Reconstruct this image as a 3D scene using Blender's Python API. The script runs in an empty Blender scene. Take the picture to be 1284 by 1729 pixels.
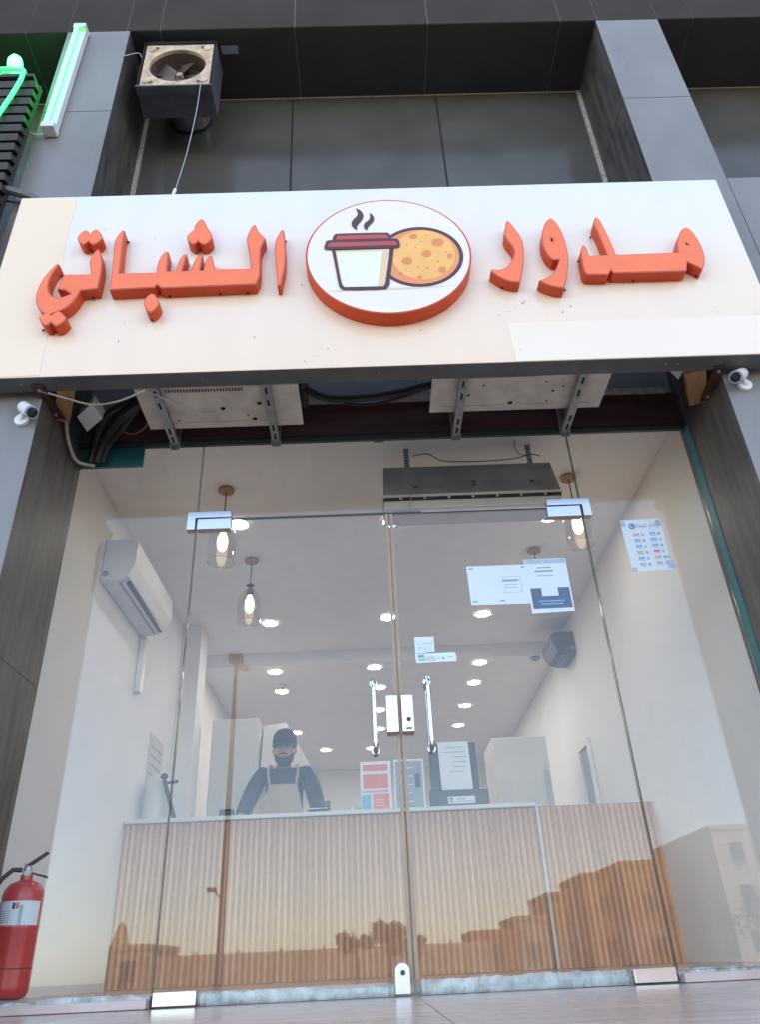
import bpy, bmesh, math, random, unicodedata
from mathutils import Vector, Matrix
from mathutils.geometry import tessellate_polygon
random.seed(7)
R = math.radians
scn = bpy.context.scene
COL = scn.collection

# ------------------------------------------------------------------ camera
PW, PH = 1284.0, 1729.0
FPX, PITCH, ROLL, YAW = 1286.5, 0.5395, -0.0485, 0.0246
CAM = Vector((-0.1452, -3.6, 0.0997))
_f = Vector((math.sin(YAW)*math.cos(PITCH), math.cos(YAW)*math.cos(PITCH), math.sin(PITCH)))
_r = Vector((math.cos(YAW), -math.sin(YAW), 0))
_u = _r.cross(_f)
RGT = math.cos(ROLL)*_r + math.sin(ROLL)*_u
UPV = -math.sin(ROLL)*_r + math.cos(ROLL)*_u
cd = bpy.data.cameras.new('camera'); cam = bpy.data.objects.new('camera', cd); COL.objects.link(cam)
cd.sensor_fit = 'VERTICAL'; cd.sensor_height = 36; cd.sensor_width = 36
cd.lens = FPX/PH*36; cd.clip_start = 0.02; cd.clip_end = 3000
cam.matrix_world = Matrix(((RGT.x, UPV.x, -_f.x, CAM.x), (RGT.y, UPV.y, -_f.y, CAM.y), (RGT.z, UPV.z, -_f.z, CAM.z), (0, 0, 0, 1)))
scn.camera = cam

# ------------------------------------------------------------------ sky, sun, exposure
SUN_EL, SUN_AZ = R(46), R(20)          # sun stands behind the shop (towards +Y)
w = bpy.data.worlds.new('World'); scn.world = w; w.use_nodes = True
nt = w.node_tree; bg = nt.nodes['Background']
sky = nt.nodes.new('ShaderNodeTexSky'); sky.sky_type = 'NISHITA'; sky.sun_disc = False
sky.sun_elevation = SUN_EL; sky.sun_rotation = SUN_AZ
sky.air_density = 1.0; sky.dust_density = .6; sky.ozone_density = 1.0
hs = nt.nodes.new('ShaderNodeHueSaturation'); hs.inputs['Saturation'].default_value = .82   # thin white haze veil over the blue
nt.links.new(sky.outputs[0], hs.inputs['Color']); nt.links.new(hs.outputs[0], bg.inputs[0]); bg.inputs[1].default_value = 0.15
sl = bpy.data.lights.new('sun', 'SUN'); sl.energy = 2.4; sl.angle = R(0.5); sl.color = (1, .9, .78)
so = bpy.data.objects.new('sun', sl); COL.objects.link(so)
sd = Vector((math.sin(SUN_AZ)*math.cos(SUN_EL), math.cos(SUN_AZ)*math.cos(SUN_EL), math.sin(SUN_EL)))
so.rotation_euler = sd.to_track_quat('Z', 'Y').to_euler(); so.location = sd*40
vs = scn.view_settings; vs.view_transform = 'Standard'; vs.look = 'None'; vs.gamma = 1; vs.use_curve_mapping = False
vs.exposure = 2.15
scn.render.engine = 'CYCLES'
cy = scn.cycles; cy.use_denoising = True; cy.max_bounces = 8; cy.diffuse_bounces = 4; cy.glossy_bounces = 5
cy.transparent_max_bounces = 24; cy.transmission_bounces = 6; cy.caustics_reflective = False; cy.caustics_refractive = False
cy.sample_clamp_indirect = 6

# ------------------------------------------------------------------ pixel -> point on a known plane
def ray(x, y): return _f + RGT*((x-PW/2)/FPX) - UPV*((y-PH/2)/FPX)
def onY(x, y, Y): d = ray(x, y); return CAM + d*((Y-CAM.y)/d.y)
def onZ(x, y, Z): d = ray(x, y); return CAM + d*((Z-CAM.z)/d.z)
def onX(x, y, X): d = ray(x, y); return CAM + d*((X-CAM.x)/d.x)

# ------------------------------------------------------------------ materials
def srgb(r, g, b):
    f = lambda c: (c/12.92 if c <= .04045 else ((c+.055)/1.055)**2.4)
    return (f(r/255), f(g/255), f(b/255))
MATS = {}
def mat(name, col, rough=.5, metal=0., var=.08, scale=6., bump=0., bscale=60., stretch=(1, 1, 1), spec=.5, emit=None, estr=0., col2=None, coat=0., detail=6, rvar=.0):
    if name in MATS: return MATS[name]
    m = bpy.data.materials.new(name); m.use_nodes = True; n = m.node_tree.nodes; l = m.node_tree.links
    p = n['Principled BSDF']; p.inputs['Roughness'].default_value = rough; p.inputs['Metallic'].default_value = metal
    p.inputs['Specular IOR Level'].default_value = spec; p.inputs['Coat Weight'].default_value = coat
    tc = n.new('ShaderNodeTexCoord'); mp = n.new('ShaderNodeMapping'); mp.inputs['Scale'].default_value = stretch
    l.new(tc.outputs['Object'], mp.inputs[0])
    if var > 0 or col2:
        t = n.new('ShaderNodeTexNoise'); t.inputs['Scale'].default_value = scale; t.inputs['Detail'].default_value = detail
        l.new(mp.outputs[0], t.inputs[0])
        cr = n.new('ShaderNodeValToRGB'); l.new(t.outputs['Fac'], cr.inputs[0])
        a, b = cr.color_ramp.elements; a.position = .3; b.position = .7
        c2 = col2 or tuple(min(1, c*(1+var)) for c in col); c1 = col if col2 else tuple(c*(1-var) for c in col)
        a.color = (*c1, 1); b.color = (*c2, 1); l.new(cr.outputs[0], p.inputs['Base Color'])
        if rvar:
            mr = n.new('ShaderNodeMapRange'); mr.inputs[3].default_value = max(0, rough-rvar); mr.inputs[4].default_value = rough+rvar
            l.new(t.outputs['Fac'], mr.inputs[0]); l.new(mr.outputs[0], p.inputs['Roughness'])
    else: p.inputs['Base Color'].default_value = (*col, 1)
    if bump:
        t2 = n.new('ShaderNodeTexNoise'); t2.inputs['Scale'].default_value = bscale; t2.inputs['Detail'].default_value = 5
        l.new(mp.outputs[0], t2.inputs[0]); bp = n.new('ShaderNodeBump'); bp.inputs['Strength'].default_value = bump; bp.inputs['Distance'].default_value = .01
        l.new(t2.outputs['Fac'], bp.inputs['Height']); l.new(bp.outputs[0], p.inputs['Normal'])
    if emit: p.inputs['Emission Color'].default_value = (*emit, 1); p.inputs['Emission Strength'].default_value = estr
    MATS[name] = m; return m
def glass_mat(name, tint, r0, power=5):
    m = bpy.data.materials.new(name); m.use_nodes = True; n = m.node_tree.nodes; l = m.node_tree.links; n.clear()
    o = n.new('ShaderNodeOutputMaterial'); tr = n.new('ShaderNodeBsdfTransparent'); tr.inputs[0].default_value = (*tint, 1)
    gl = n.new('ShaderNodeBsdfGlossy'); gl.inputs['Roughness'].default_value = .0; gl.inputs[0].default_value = (1, 1, 1, 1)
    lw = n.new('ShaderNodeLayerWeight'); lw.inputs[0].default_value = .5
    pw = n.new('ShaderNodeMath'); pw.operation = 'POWER'; pw.inputs[1].default_value = power; l.new(lw.outputs['Facing'], pw.inputs[0])
    mr = n.new('ShaderNodeMapRange'); mr.inputs[3].default_value = r0; mr.inputs[4].default_value = 1; l.new(pw.outputs[0], mr.inputs[0])
    mx = n.new('ShaderNodeMixShader'); l.new(mr.outputs[0], mx.inputs[0]); l.new(tr.outputs[0], mx.inputs[1]); l.new(gl.outputs[0], mx.inputs[2]); df = n.new('ShaderNodeBsdfDiffuse'); df.inputs[0].default_value = (.8, .8, .8, 1)
    tc = n.new('ShaderNodeTexCoord'); ns = n.new('ShaderNodeTexNoise'); ns.inputs['Scale'].default_value = 3.5; ns.inputs['Detail'].default_value = 9; ns.inputs['Roughness'].default_value = .7
    l.new(tc.outputs['Object'], ns.inputs[0]); m2 = n.new('ShaderNodeMapRange'); m2.inputs[1].default_value = .5; m2.inputs[2].default_value = .75; m2.inputs[3].default_value = .002; m2.inputs[4].default_value = .03
    l.new(ns.outputs['Fac'], m2.inputs[0]); m3 = n.new('ShaderNodeMixShader'); l.new(m2.outputs[0], m3.inputs[0]); l.new(mx.outputs[0], m3.inputs[1]); l.new(df.outputs[0], m3.inputs[2]); l.new(m3.outputs[0], o.inputs[0])
    MATS[name] = m; return m

GLASS = glass_mat('clear_glass', (.965, .98, .975), .031)
JAR = glass_mat('jar_glass', (.86, .86, .86), .035, 2.6)
mat('glass_edge', (.10, .13, .11), .2, var=.1)
mat('seal', (.34, .26, .185), .35, var=.1)
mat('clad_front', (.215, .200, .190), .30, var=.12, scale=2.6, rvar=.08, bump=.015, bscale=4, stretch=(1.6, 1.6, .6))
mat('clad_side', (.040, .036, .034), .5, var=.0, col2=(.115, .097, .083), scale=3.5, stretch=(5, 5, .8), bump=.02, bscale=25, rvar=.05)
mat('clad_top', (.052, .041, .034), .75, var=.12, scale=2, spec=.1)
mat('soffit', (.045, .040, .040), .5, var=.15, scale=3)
mat('joint', (.30, .25, .21), .8, var=.2, scale=30)
mat('core', (.02, .02, .02), .9, var=0)
mat('dark_glass', (.088, .082, .073), .16, var=.15, scale=2.5, rvar=.04, spec=.3)
mat('silicone', (.42, .37, .32), .7, var=.3, scale=30)
mat('brown_beam', (.13, .05, .038), .45, var=.0, col2=(.05, .024, .02), scale=4, stretch=(.6, 4, 4))
mat('back_panel', (.32, .31, .29), .6, var=.1)
mat('teal', (.012, .125, .14), .5, var=.15, scale=8)
mat('sign_face', (.76, .685, .625), .22, var=.02, scale=1.2, spec=.6, coat=.5)
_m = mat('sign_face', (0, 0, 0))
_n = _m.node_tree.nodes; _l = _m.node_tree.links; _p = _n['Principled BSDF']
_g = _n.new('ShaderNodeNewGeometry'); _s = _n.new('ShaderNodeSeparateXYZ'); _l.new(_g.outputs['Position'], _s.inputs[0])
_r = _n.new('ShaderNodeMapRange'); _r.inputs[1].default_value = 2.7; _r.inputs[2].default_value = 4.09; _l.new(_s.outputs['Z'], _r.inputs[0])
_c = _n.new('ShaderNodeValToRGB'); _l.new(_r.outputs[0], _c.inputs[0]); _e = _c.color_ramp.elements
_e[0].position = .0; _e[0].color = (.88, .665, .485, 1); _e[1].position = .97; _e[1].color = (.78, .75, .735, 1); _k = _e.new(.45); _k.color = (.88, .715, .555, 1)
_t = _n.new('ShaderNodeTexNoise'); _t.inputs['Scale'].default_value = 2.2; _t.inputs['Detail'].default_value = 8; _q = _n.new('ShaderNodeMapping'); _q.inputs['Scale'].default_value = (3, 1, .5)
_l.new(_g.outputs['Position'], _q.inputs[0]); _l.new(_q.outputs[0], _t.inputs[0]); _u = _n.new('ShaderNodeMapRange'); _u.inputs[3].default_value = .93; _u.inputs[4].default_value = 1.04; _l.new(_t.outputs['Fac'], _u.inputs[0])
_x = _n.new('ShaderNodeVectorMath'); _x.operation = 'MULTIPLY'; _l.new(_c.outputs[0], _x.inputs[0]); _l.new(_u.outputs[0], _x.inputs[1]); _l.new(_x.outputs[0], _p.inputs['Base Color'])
mat('sign_patch', (.88, .73, .59), .34, var=.02, scale=1.2, spec=.5)
mat('sign_patch_left', (.86, .68, .50), .5, var=.02, scale=1.2, spec=.3)
mat('sign_frame', (.12, .115, .11), .5, var=.15, scale=8)
mat('letter_side', (.58, .070, .017), .5, var=.10, scale=9, spec=.3)
mat('letter_face', (.92, .20, .088), .45, var=.06, scale=4, spec=.3)
mat('letter_rim', (.55, .13, .09), .4, var=.03)
mat('disc_face', (.84, .75, .645), .26, var=.02)
mat('print_dark', (.085, .035, .040), .3, var=.05)
mat('print_red', (.50, .075, .06), .3, var=.05)
mat('print_white', (.82, .82, .86), .28, var=.02)
mat('print_tan', (.80, .55, .34), .3, var=.03)
mat('print_orange', (.82, .28, .11), .3, var=.05)
mat('print_yellow', (.88, .46, .13), .3, var=.06, scale=12)
mat('print_spot', (.74, .25, .08), .3, var=.05)
mat('print_line', (.70, .56, .42), .3, var=.03)
mat('ac_white', (.72, .64, .53), .5, var=.16, scale=9, bump=.02)
mat('ac_shell', (.60, .58, .54), .45, var=.08)
mat('galv', (.36, .36, .36), .4, .5, var=.2, scale=18)
mat('black_rubber', (.015, .015, .016), .5, var=.2)
mat('dark_hole', (.01, .01, .01), .8, var=0)
mat('wire_white', (.62, .60, .56), .5, var=.05)
mat('timber', (.40, .22, .085), .6, var=.2, scale=5, stretch=(6, .8, 6))
mat('rust_bar', (.075, .025, .018), .6, var=.25, scale=20)
mat('cam_white', (.75, .75, .74), .35, var=.03)
mat('cam_lens', (.012, .012, .014), .12, var=0)
mat('fan_beige', (.55, .39, .26), .6, var=.38, scale=14)
mat('fan_inner', (.13, .095, .075), .35, .2, var=.3, scale=6, rvar=.1)
mat('foil', (.12, .12, .14), .38, .3, var=.2, scale=10, bump=.5, bscale=14)
mat('duct', (.30, .30, .28), .35, .6, var=.3, scale=10, bump=.1, bscale=20)
mat('chrome', (.60, .60, .61), .16, 1., var=.04, scale=4, rvar=.03)
mat('chrome_dark', (.05, .05, .05), .4, .5, var=.1)
mat('bolt_metal', (.55, .53, .55), .32, .8, var=.1, scale=20)
mat('wall_int', (.83, .80, .785), .7, var=.03, scale=1.5)
mat('ceil_int', (.87, .85, .84), .75, var=.02)
mat('floor_int', (.42, .33, .28), .25, var=.12, scale=5)
mat('floor_out', (.46, .35, .30), .2, var=.0, col2=(.56, .46, .42), scale=4, stretch=(.4, 3, 1), bump=.02, bscale=8, rvar=.06)
mat('sill_stone', (.34, .345, .33), .8, var=.0, col2=(.70, .71, .70), scale=16, bump=.6, bscale=40)
mat('sill_pink', (.55, .40, .35), .35, var=.0, col2=(.62, .52, .49), scale=9)
mat('asphalt', (.055, .053, .05), .85, var=.2, scale=8)
mat('sand', (.36, .28, .20), .9, var=.15, scale=.3)
mat('slat_wood', (.72, .41, .265), .5, var=.12, scale=3, stretch=(1, 1, .5))
mat('slat_gap', (.47, .25, .15), .6, var=.1)
mat('worktop', (.66, .62, .57), .35, var=.04)
mat('trim_light', (.60, .56, .53), .4, var=.05)
mat('appliance', (.62, .60, .57), .35, var=.03)
mat('appliance_grey', (.28, .28, .28), .35, .3, var=.1)
mat('black_plastic', (.018, .019, .021), .35, var=.1)
mat('paper', (.80, .81, .84), .6, var=.02)
mat('paper_red', (.78, .20, .15), .5, var=.05)
mat('paper_navy', (.035, .06, .16), .45, var=.2, scale=10)
mat('print_blue', (.06, .28, .55), .5, var=.1)
mat('print_lblue', (.20, .45, .70), .5, var=.1)
mat('print_pink', (.75, .36, .36), .5, var=.1)
mat('print_green', (.20, .62, .22), .5, var=.1)
mat('print_grey', (.30, .33, .38), .5, var=.1)
mat('tape_grey', (.42, .48, .58), .3, var=.15, scale=30)
mat('ext_red', (.58, .03, .028), .28, var=.08, coat=.3)
mat('skin', (.52, .30, .20), .5, var=.06)
mat('shirt', (.018, .028, .055), .8, var=.15, bump=.1, bscale=40)
mat('apron', (.46, .36, .28), .8, var=.06, bump=.1, bscale=60)
mat('dark_unit', (.15, .155, .17), .4, var=.1)
mat('beard', (.035, .026, .022), .9, var=.2)
mat('hair', (.012, .010, .010), .7, var=.1)
mat('trousers', (.03, .03, .035), .8, var=.1)
mat('rose_wood', (.46, .24, .11), .5, var=.12)
mat('spot_glow', (.9, .85, .75), .5, var=0, emit=(1, .94, .86), estr=17)
mat('bulb_glow', (.9, .7, .4), .5, var=0, emit=(1, .70, .36), estr=2.2)
mat('green_tube', (.5, 1, .6), .4, var=0, emit=(.02, 1, .06), estr=2.2)
mat('green_bulb', (.5, 1, .7), .4, var=0, emit=(.02, 1, .18), estr=4)
mat('green_rope', (.2, 1, .4), .4, var=0, emit=(.01, .75, .12), estr=.35)
mat('lamp_white', (.65, .68, .65), .4, var=.03)
mat('slat_black', (.022, .020, .019), .5, var=.2, scale=8)
mat('building_tan', (.36, .19, .085), .85, var=.1, scale=.4)
mat('building_sand', (.44, .31, .215), .85, var=.1, scale=.4)
mat('building_pink', (.52, .42, .37), .85, var=.08, scale=.4)
mat('building_cream', (.34, .23, .14), .85, var=.08, scale=.4)
mat('far_window', (.05, .05, .055), .2, var=.1)
mat('leaf', (.10, .10, .045), .8, var=.4, scale=3)
mat('bark', (.10, .07, .05), .9, var=.2)
mat('pole', (.03, .024, .02), .6, var=.1)

# ------------------------------------------------------------------ mesh helpers
class MB:
    def __init__(s): s.v = []; s.f = []; s.mi = []
    def add(s, vs, fs, mi=0):
        b = len(s.v); s.v += [tuple(v) for v in vs]; s.f += [tuple(b+i for i in f) for f in fs]; s.mi += [mi]*len(fs); return s
    def box(s, a, b, mi=0, rz=0, rx=0, c=None):
        (x0, y0, z0), (x1, y1, z1) = a, b
        x0, x1 = sorted((x0, x1)); y0, y1 = sorted((y0, y1)); z0, z1 = sorted((z0, z1))
        vs = [Vector(p) for p in ((x0, y0, z0), (x1, y0, z0), (x1, y1, z0), (x0, y1, z0), (x0, y0, z1), (x1, y0, z1), (x1, y1, z1), (x0, y1, z1))]
        if rz or rx:
            cc = Vector(c) if c else Vector(((x0+x1)/2, (y0+y1)/2, (z0+z1)/2))
            M = Matrix.Rotation(rz, 3, 'Z') @ Matrix.Rotation(rx, 3, 'X'); vs = [cc + M @ (v-cc) for v in vs]
        return s.add(vs, [(0, 3, 2, 1), (4, 5, 6, 7), (0, 1, 5, 4), (1, 2, 6, 5), (2, 3, 7, 6), (3, 0, 4, 7)], mi)
    def hexa(s, b4, t4, mi=0): return s.add(list(b4)+list(t4), [(0, 3, 2, 1), (4, 5, 6, 7), (0, 1, 5, 4), (1, 2, 6, 5), (2, 3, 7, 6), (3, 0, 4, 7)], mi)
    def tube(s, pts, r, n=8, mi=0, cap=True):
        pts = [Vector(p) for p in pts]; rs = r if isinstance(r, (list, tuple)) else [r]*len(pts); rings = []
        ref = Vector((0, 0, 1)); b = len(s.v)
        for i, p in enumerate(pts):
            t = (pts[min(i+1, len(pts)-1)] - pts[max(i-1, 0)]).normalized()
            if abs(t.dot(ref)) > .95: ref = Vector((1, 0, 0)) if abs(t.x) < .9 else Vector((0, 1, 0))
            u = t.cross(ref).normalized(); v = t.cross(u); ref = -v if False else ref
            for k in range(n):
                a = 2*math.pi*k/n; s.v.append(tuple(p + (u*math.cos(a) + v*math.sin(a))*rs[i]))
        for i in range(len(pts)-1):
            for k in range(n):
                s.f.append((b+i*n+k, b+i*n+(k+1) % n, b+(i+1)*n+(k+1) % n, b+(i+1)*n+k)); s.mi.append(mi)
        if cap:
            s.f.append(tuple(b+k for k in range(n-1, -1, -1))); s.f.append(tuple(b+(len(pts)-1)*n+k for k in range(n))); s.mi += [mi, mi]
        return s
    def lathe(s, c, prof, n=20, axis='Z', mi=0, cap=True, M=None):
        b = len(s.v); c = Vector(c)
        for (r, h) in prof:
            for k in range(n):
                a = 2*math.pi*k/n; x, y = r*math.cos(a), r*math.sin(a)
                q = Vector((x, y, h)) if axis == 'Z' else (Vector((x, h, y)) if axis == 'Y' else Vector((h, x, y)))
                if M: q = M @ q
                s.v.append(tuple(c+q))
        m = len(prof)
        for i in range(m-1):
            for k in range(n): s.f.append((b+i*n+k, b+i*n+(k+1) % n, b+(i+1)*n+(k+1) % n, b+(i+1)*n+k)); s.mi.append(mi)
        if cap: s.f.append(tuple(b+k for k in range(n-1, -1, -1))); s.f.append(tuple(b+(m-1)*n+k for k in range(n))); s.mi += [mi, mi]
        return s
    def build(s, name, m, parent=None, smooth=False, bevel=0, loc=None):
        me = bpy.data.meshes.new(name); me.from_pydata(s.v, [], s.f)
        ms = m if isinstance(m, (list, tuple)) else [m]
        for k in ms: me.materials.append(MATS[k] if isinstance(k, str) else k)
        for p, i in zip(me.polygons, s.mi): p.material_index = i; p.use_smooth = smooth
        bm = bmesh.new(); bm.from_mesh(me); bmesh.ops.recalc_face_normals(bm, faces=bm.faces)
        if bevel:
            bmesh.ops.remove_doubles(bm, verts=bm.verts, dist=1e-5)
            es = [e for e in bm.edges if len(e.link_faces) == 2 and e.calc_face_angle(0) > R(35)]
            bmesh.ops.bevel(bm, geom=es, offset=bevel, segments=2, affect='EDGES', profile=.5, clamp_overlap=True)
        bm.to_mesh(me); bm.free()
        if smooth: me.set_sharp_from_angle(angle=R(40))
        o = bpy.data.objects.new(name, me); COL.objects.link(o)
        if loc: o.location = loc
        if parent: o.parent = parent
        return o
def tag(o, label=None, cat=None, group=None, kind=None):
    if label: o['label'] = label
    if cat: o['category'] = cat
    if group: o['group'] = group
    if kind: o['kind'] = kind
    return o
def thing(name, label, cat, loc=(0, 0, 0), group=None):
    o = bpy.data.objects.new(name, None); COL.objects.link(o); o.location = loc; o.empty_display_size = .1
    return tag(o, label, cat, group)
def child(o, parent):               # parent a mesh built in world coordinates
    o.parent = parent; o.matrix_parent_inverse = Matrix.Translation(-Vector(parent.location)); return o
def part(mb, name, m, parent, **k):
    o = mb.build(name, m, None, **k); p = parent
    loc = Vector((0, 0, 0)); q = p
    while q: loc += q.location; q = q.parent
    o.parent = p; o.location = -loc + (o.location if False else Vector((0, 0, 0))); return o
def struct(mb, name, m, **k): return tag(mb.build(name, m, None, **k), kind='structure')
def box(a, b): return MB().box(a, b)

def smooth_poly(pts, it=2, ang=42):
    pts = [Vector(p) for p in pts]; sharp = None
    for _ in range(it):
        n = len(pts); out = []
        for i in range(n):
            a, b, c = pts[i-1], pts[i], pts[(i+1) % n]; d1, d2 = (b-a), (c-b)
            if d1.length < 1e-9 or d2.length < 1e-9: continue
            if d1.angle(d2) > R(ang): out.append(b)
            else: out += [b*.75+a*.25, b*.75+c*.25]
        pts = out
    return pts
def area(p): return sum(p[i-1].x*p[i].y-p[i].x*p[i-1].y for i in range(len(p)))/2
def inset(p, d):
    n = len(p); s = 1 if area(p) > 0 else -1; out = []
    for i in range(n):
        a, b, c = p[i-1], p[i], p[(i+1) % n]; e1, e2 = (b-a).normalized(), (c-b).normalized()
        n1, n2 = Vector((-e1.y, e1.x))*s, Vector((-e2.y, e2.x))*s; m = n1+n2
        if m.length < 1e-6: m = n1
        m.normalize(); k = max(.45, m.dot(n1)); out.append(b+m*min(d/k, d*1.6))
    return out
def slab(loops, y0, y1):
    """extrude XZ loops (first outer, others holes) between y0 (front) and y1 (back)"""
    mb = MB(); flat = [q for L in loops for q in L]
    tris = tessellate_polygon([[Vector((q.x, q.y, 0)) for q in L] for L in loops])
    vf = [(q.x, y0, q.y) for q in flat]; vb = [(q.x, y1, q.y) for q in flat]; n = len(flat)
    mb.add(vf+vb, [tuple(t) for t in tris]+[tuple(n+i for i in reversed(t)) for t in tris])
    b = 0
    for L in loops:
        k = len(L)
        for i in range(k):
            mb.f.append((b+i, b+(i+1) % k, n+b+(i+1) % k, n+b+i)); mb.mi.append(0)
        b += k
    return mb
def P2(v): return Vector((v.x, v.z))

_AR = {}
for cp in range(0xFE80, 0xFEFD):
    d = unicodedata.decomposition(chr(cp)).split()
    if len(d) == 2: _AR.setdefault(chr(int(d[1], 16)), {})[d[0]] = chr(cp)
def shape_ar(sx):
    out = []
    for i, c in enumerate(sx):
        f = _AR.get(c)
        if not f: out.append(c); continue
        pj = i > 0 and '<initial>' in _AR.get(sx[i-1], {}); nj = i+1 < len(sx) and sx[i+1] in _AR and '<initial>' in f
        k = '<medial>' if pj and nj else '<final>' if pj else '<initial>' if nj else '<isolated>'
        out.append(f.get(k, c))
    return ''.join(reversed(out))
def text(body, size, m, parent, loc, rx=R(90), name='lettering', align='CENTER', rot=None):
    c = bpy.data.curves.new('lettering', 'FONT'); c.body = body; c.size = size; c.align_x = align; c.align_y = 'CENTER'; c.extrude = .0004; c.resolution_u = 2
    t = bpy.data.objects.new('lettering', c); COL.objects.link(t)
    dg = bpy.context.evaluated_depsgraph_get(); me = bpy.data.meshes.new_from_object(t.evaluated_get(dg))
    bpy.data.objects.remove(t); bpy.data.curves.remove(c)
    o = bpy.data.objects.new(name, me); COL.objects.link(o); me.materials.clear(); me.materials.append(MATS[m])
    q = Vector((0, 0, 0)); pp = parent
    while pp: q += pp.location; pp = pp.parent
    o.parent = parent; o.location = Vector(loc)-q; o.rotation_euler = rot or (rx, 0, 0)
    return o

# ================================================================== THE SETTING
XL, XR, YF = -1.775, 1.755, -0.545          # inner faces of the two piers, front of the piers
ZS, ZT = 6.223, 7.5                         # soffit, top of the fascia
IFL = 0.05                                  # floor level inside the shop
struct(box((-900, -900, -1.4), (900, 900, -1.05)), 'ground', 'sand')
struct(box((-200, -24, -1.05), (200, -6.5, -1.045)), 'road', 'asphalt')
PV = struct(MB().box((-30, -2.9, -1.04), (30, 0.0, -.008)), 'pavement', 'slat_gap')
for k, c in enumerate(((.46, .35, .30), (.50, .39, .345), (.43, .335, .29))): mat('paving_%d' % k, c, .2, var=.0, col2=tuple(v*1.2+.02 for v in c), scale=4, stretch=(.5, 2.5, 1), bump=.03, bscale=8, rvar=.08)
for i in range(14):
    for j in range(6):
        x = -4.2+i*.6; y = -2.9+j*.485; o = MB().box((0, 0, 0), (.597, .482, .008)).build('paving_slab', 'paving_%d' % random.randrange(3), PV); o.location = (x, y, -.008+random.uniform(-.0006, 0))
for sg in (-1, 1): tag(MB().box((sg*4.21, -2.9, -.008), (sg*30, 0, -.0005)).build('outer_paving', 'floor_out', PV))
for i in range(5): struct(box((-30, -2.9-.3*(i+1), -1.04), (30, -2.902-.3*i, -.175*(i+1))), 'step', 'floor_out')
struct(box((-30, -30, -1.04), (30, -24.0, -.92)), 'far_pavement', 'sill_pink')
# shop interior shell
struct(box((-1.92, .06, -.2), (1.85, 9.0, IFL)), 'interior_floor', 'floor_int')
struct(box((-2.1, .06, IFL), (-1.92, 9.0, 3.2)), 'interior_wall_left', 'wall_int')
struct(box((1.85, .06, IFL), (2.05, 9.0, 3.2)), 'interior_wall_right', 'wall_int')
struct(box((-1.918, 9.0, IFL), (1.848, 9.15, 3.2)), 'interior_wall_back', 'wall_int')
struct(box((-1.918, .031, 3.0), (1.848, 4.05, 3.19)), 'ceiling_front', 'ceil_int')
struct(box((-1.918, 4.052, 2.86), (1.848, 8.998, 3.19)), 'ceiling_rear', 'ceil_int')
# left wall returns: a pilaster half way down the shop
struct(box((-1.918, 3.25, IFL+.002), (-1.74, 3.55, 2.998)), 'wall_pilaster', 'wall_int')

# ================================================================== THE BUILDING
B = thing('shop_building', 'dark grey panel-clad building front with two piers, soffit and tinted upper windows', 'building')
part(MB().box((-14, .05, 3.2), (14, 12, 9.2)), 'upper_wall', 'core', B)
part(MB().box((-14, .08, -1), (-2.11, 12, 3.195)).box((2.06, .08, -1), (14, 12, 3.195)), 'side_wall', 'core', B)
part(MB().box((-2.1, 9.2, -1), (2.05, 12, 3.19)), 'rear_wall', 'core', B)
part(MB().box((-14, YF+.004, ZS+.004), (14, .049, 9.3)), 'parapet', 'joint', B)
G = .004                                     # panel thickness = joint depth
def pier(x0, x1, m_in0, m_in1):
    part(MB().box((x0+G, YF+G, 0.001), (x1-G, .049, ZS+.003)), 'pier_core', 'joint', B)
    zs = [0.002, 1.345, 2.95, 5.2, ZS+.002]
    for a, b in zip(zs, zs[1:]):
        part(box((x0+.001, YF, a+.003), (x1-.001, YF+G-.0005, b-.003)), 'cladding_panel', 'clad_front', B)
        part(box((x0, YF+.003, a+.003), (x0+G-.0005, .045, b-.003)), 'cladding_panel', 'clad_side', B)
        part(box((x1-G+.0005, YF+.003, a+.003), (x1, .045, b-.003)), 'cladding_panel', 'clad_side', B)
pier(-2.24, XL, 1, 1); pier(XR, 2.23, 1, 1)
pier(-6.2, -5.7, 1, 1); pier(5.7, 6.2, 1, 1)
# fascia over everything, soffit over each recess
fx = [-8, -6.2, -5.7, -4.6, -3.6, -2.56, -2.245, -1.80, -1.553, -.540, .476, 1.487, 1.772, 2.235, 2.51, 3.6, 4.7, 5.7, 6.2, 8]
for a, b in zip(fx, fx[1:]):
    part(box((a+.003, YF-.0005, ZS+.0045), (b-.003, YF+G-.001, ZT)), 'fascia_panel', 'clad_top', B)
def soffit(xs, y0=YF+.003):
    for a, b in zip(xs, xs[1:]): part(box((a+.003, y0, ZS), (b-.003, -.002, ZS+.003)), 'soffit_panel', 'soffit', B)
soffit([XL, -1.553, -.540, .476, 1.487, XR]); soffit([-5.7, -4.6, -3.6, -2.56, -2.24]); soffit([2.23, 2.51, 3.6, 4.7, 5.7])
# tinted upper windows
def upper(xs, z0):
    for a, b in zip(xs, xs[1:]):
        o = part(box((a+.008, .0, z0), (b-.008, .012, ZS-.012)), 'window_pane', 'dark_glass', B)
    for x in xs[1:-1]: part(box((x-.0075, .003, z0), (x+.0075, .03, ZS-.01)), 'window_joint', 'core', B)
    for x, s in ((xs[0], 1), (xs[-1], -1)):
        part(box((x, -.012, z0), (x+s*.034, -.001, ZS-.004)), 'silicone_strip', 'silicone', B)
    part(box((xs[0]+.036, -.004, ZS-.0115), (xs[-1]-.036, .006, ZS-.001)), 'silicone_strip', 'silicone', B)
upper([XL, -.605, .565, XR], 3.32); upper([-5.7, -4.5, -3.4, -2.24], 3.0); upper([2.23, 3.4, 4.5, 5.7], 3.0)
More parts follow.
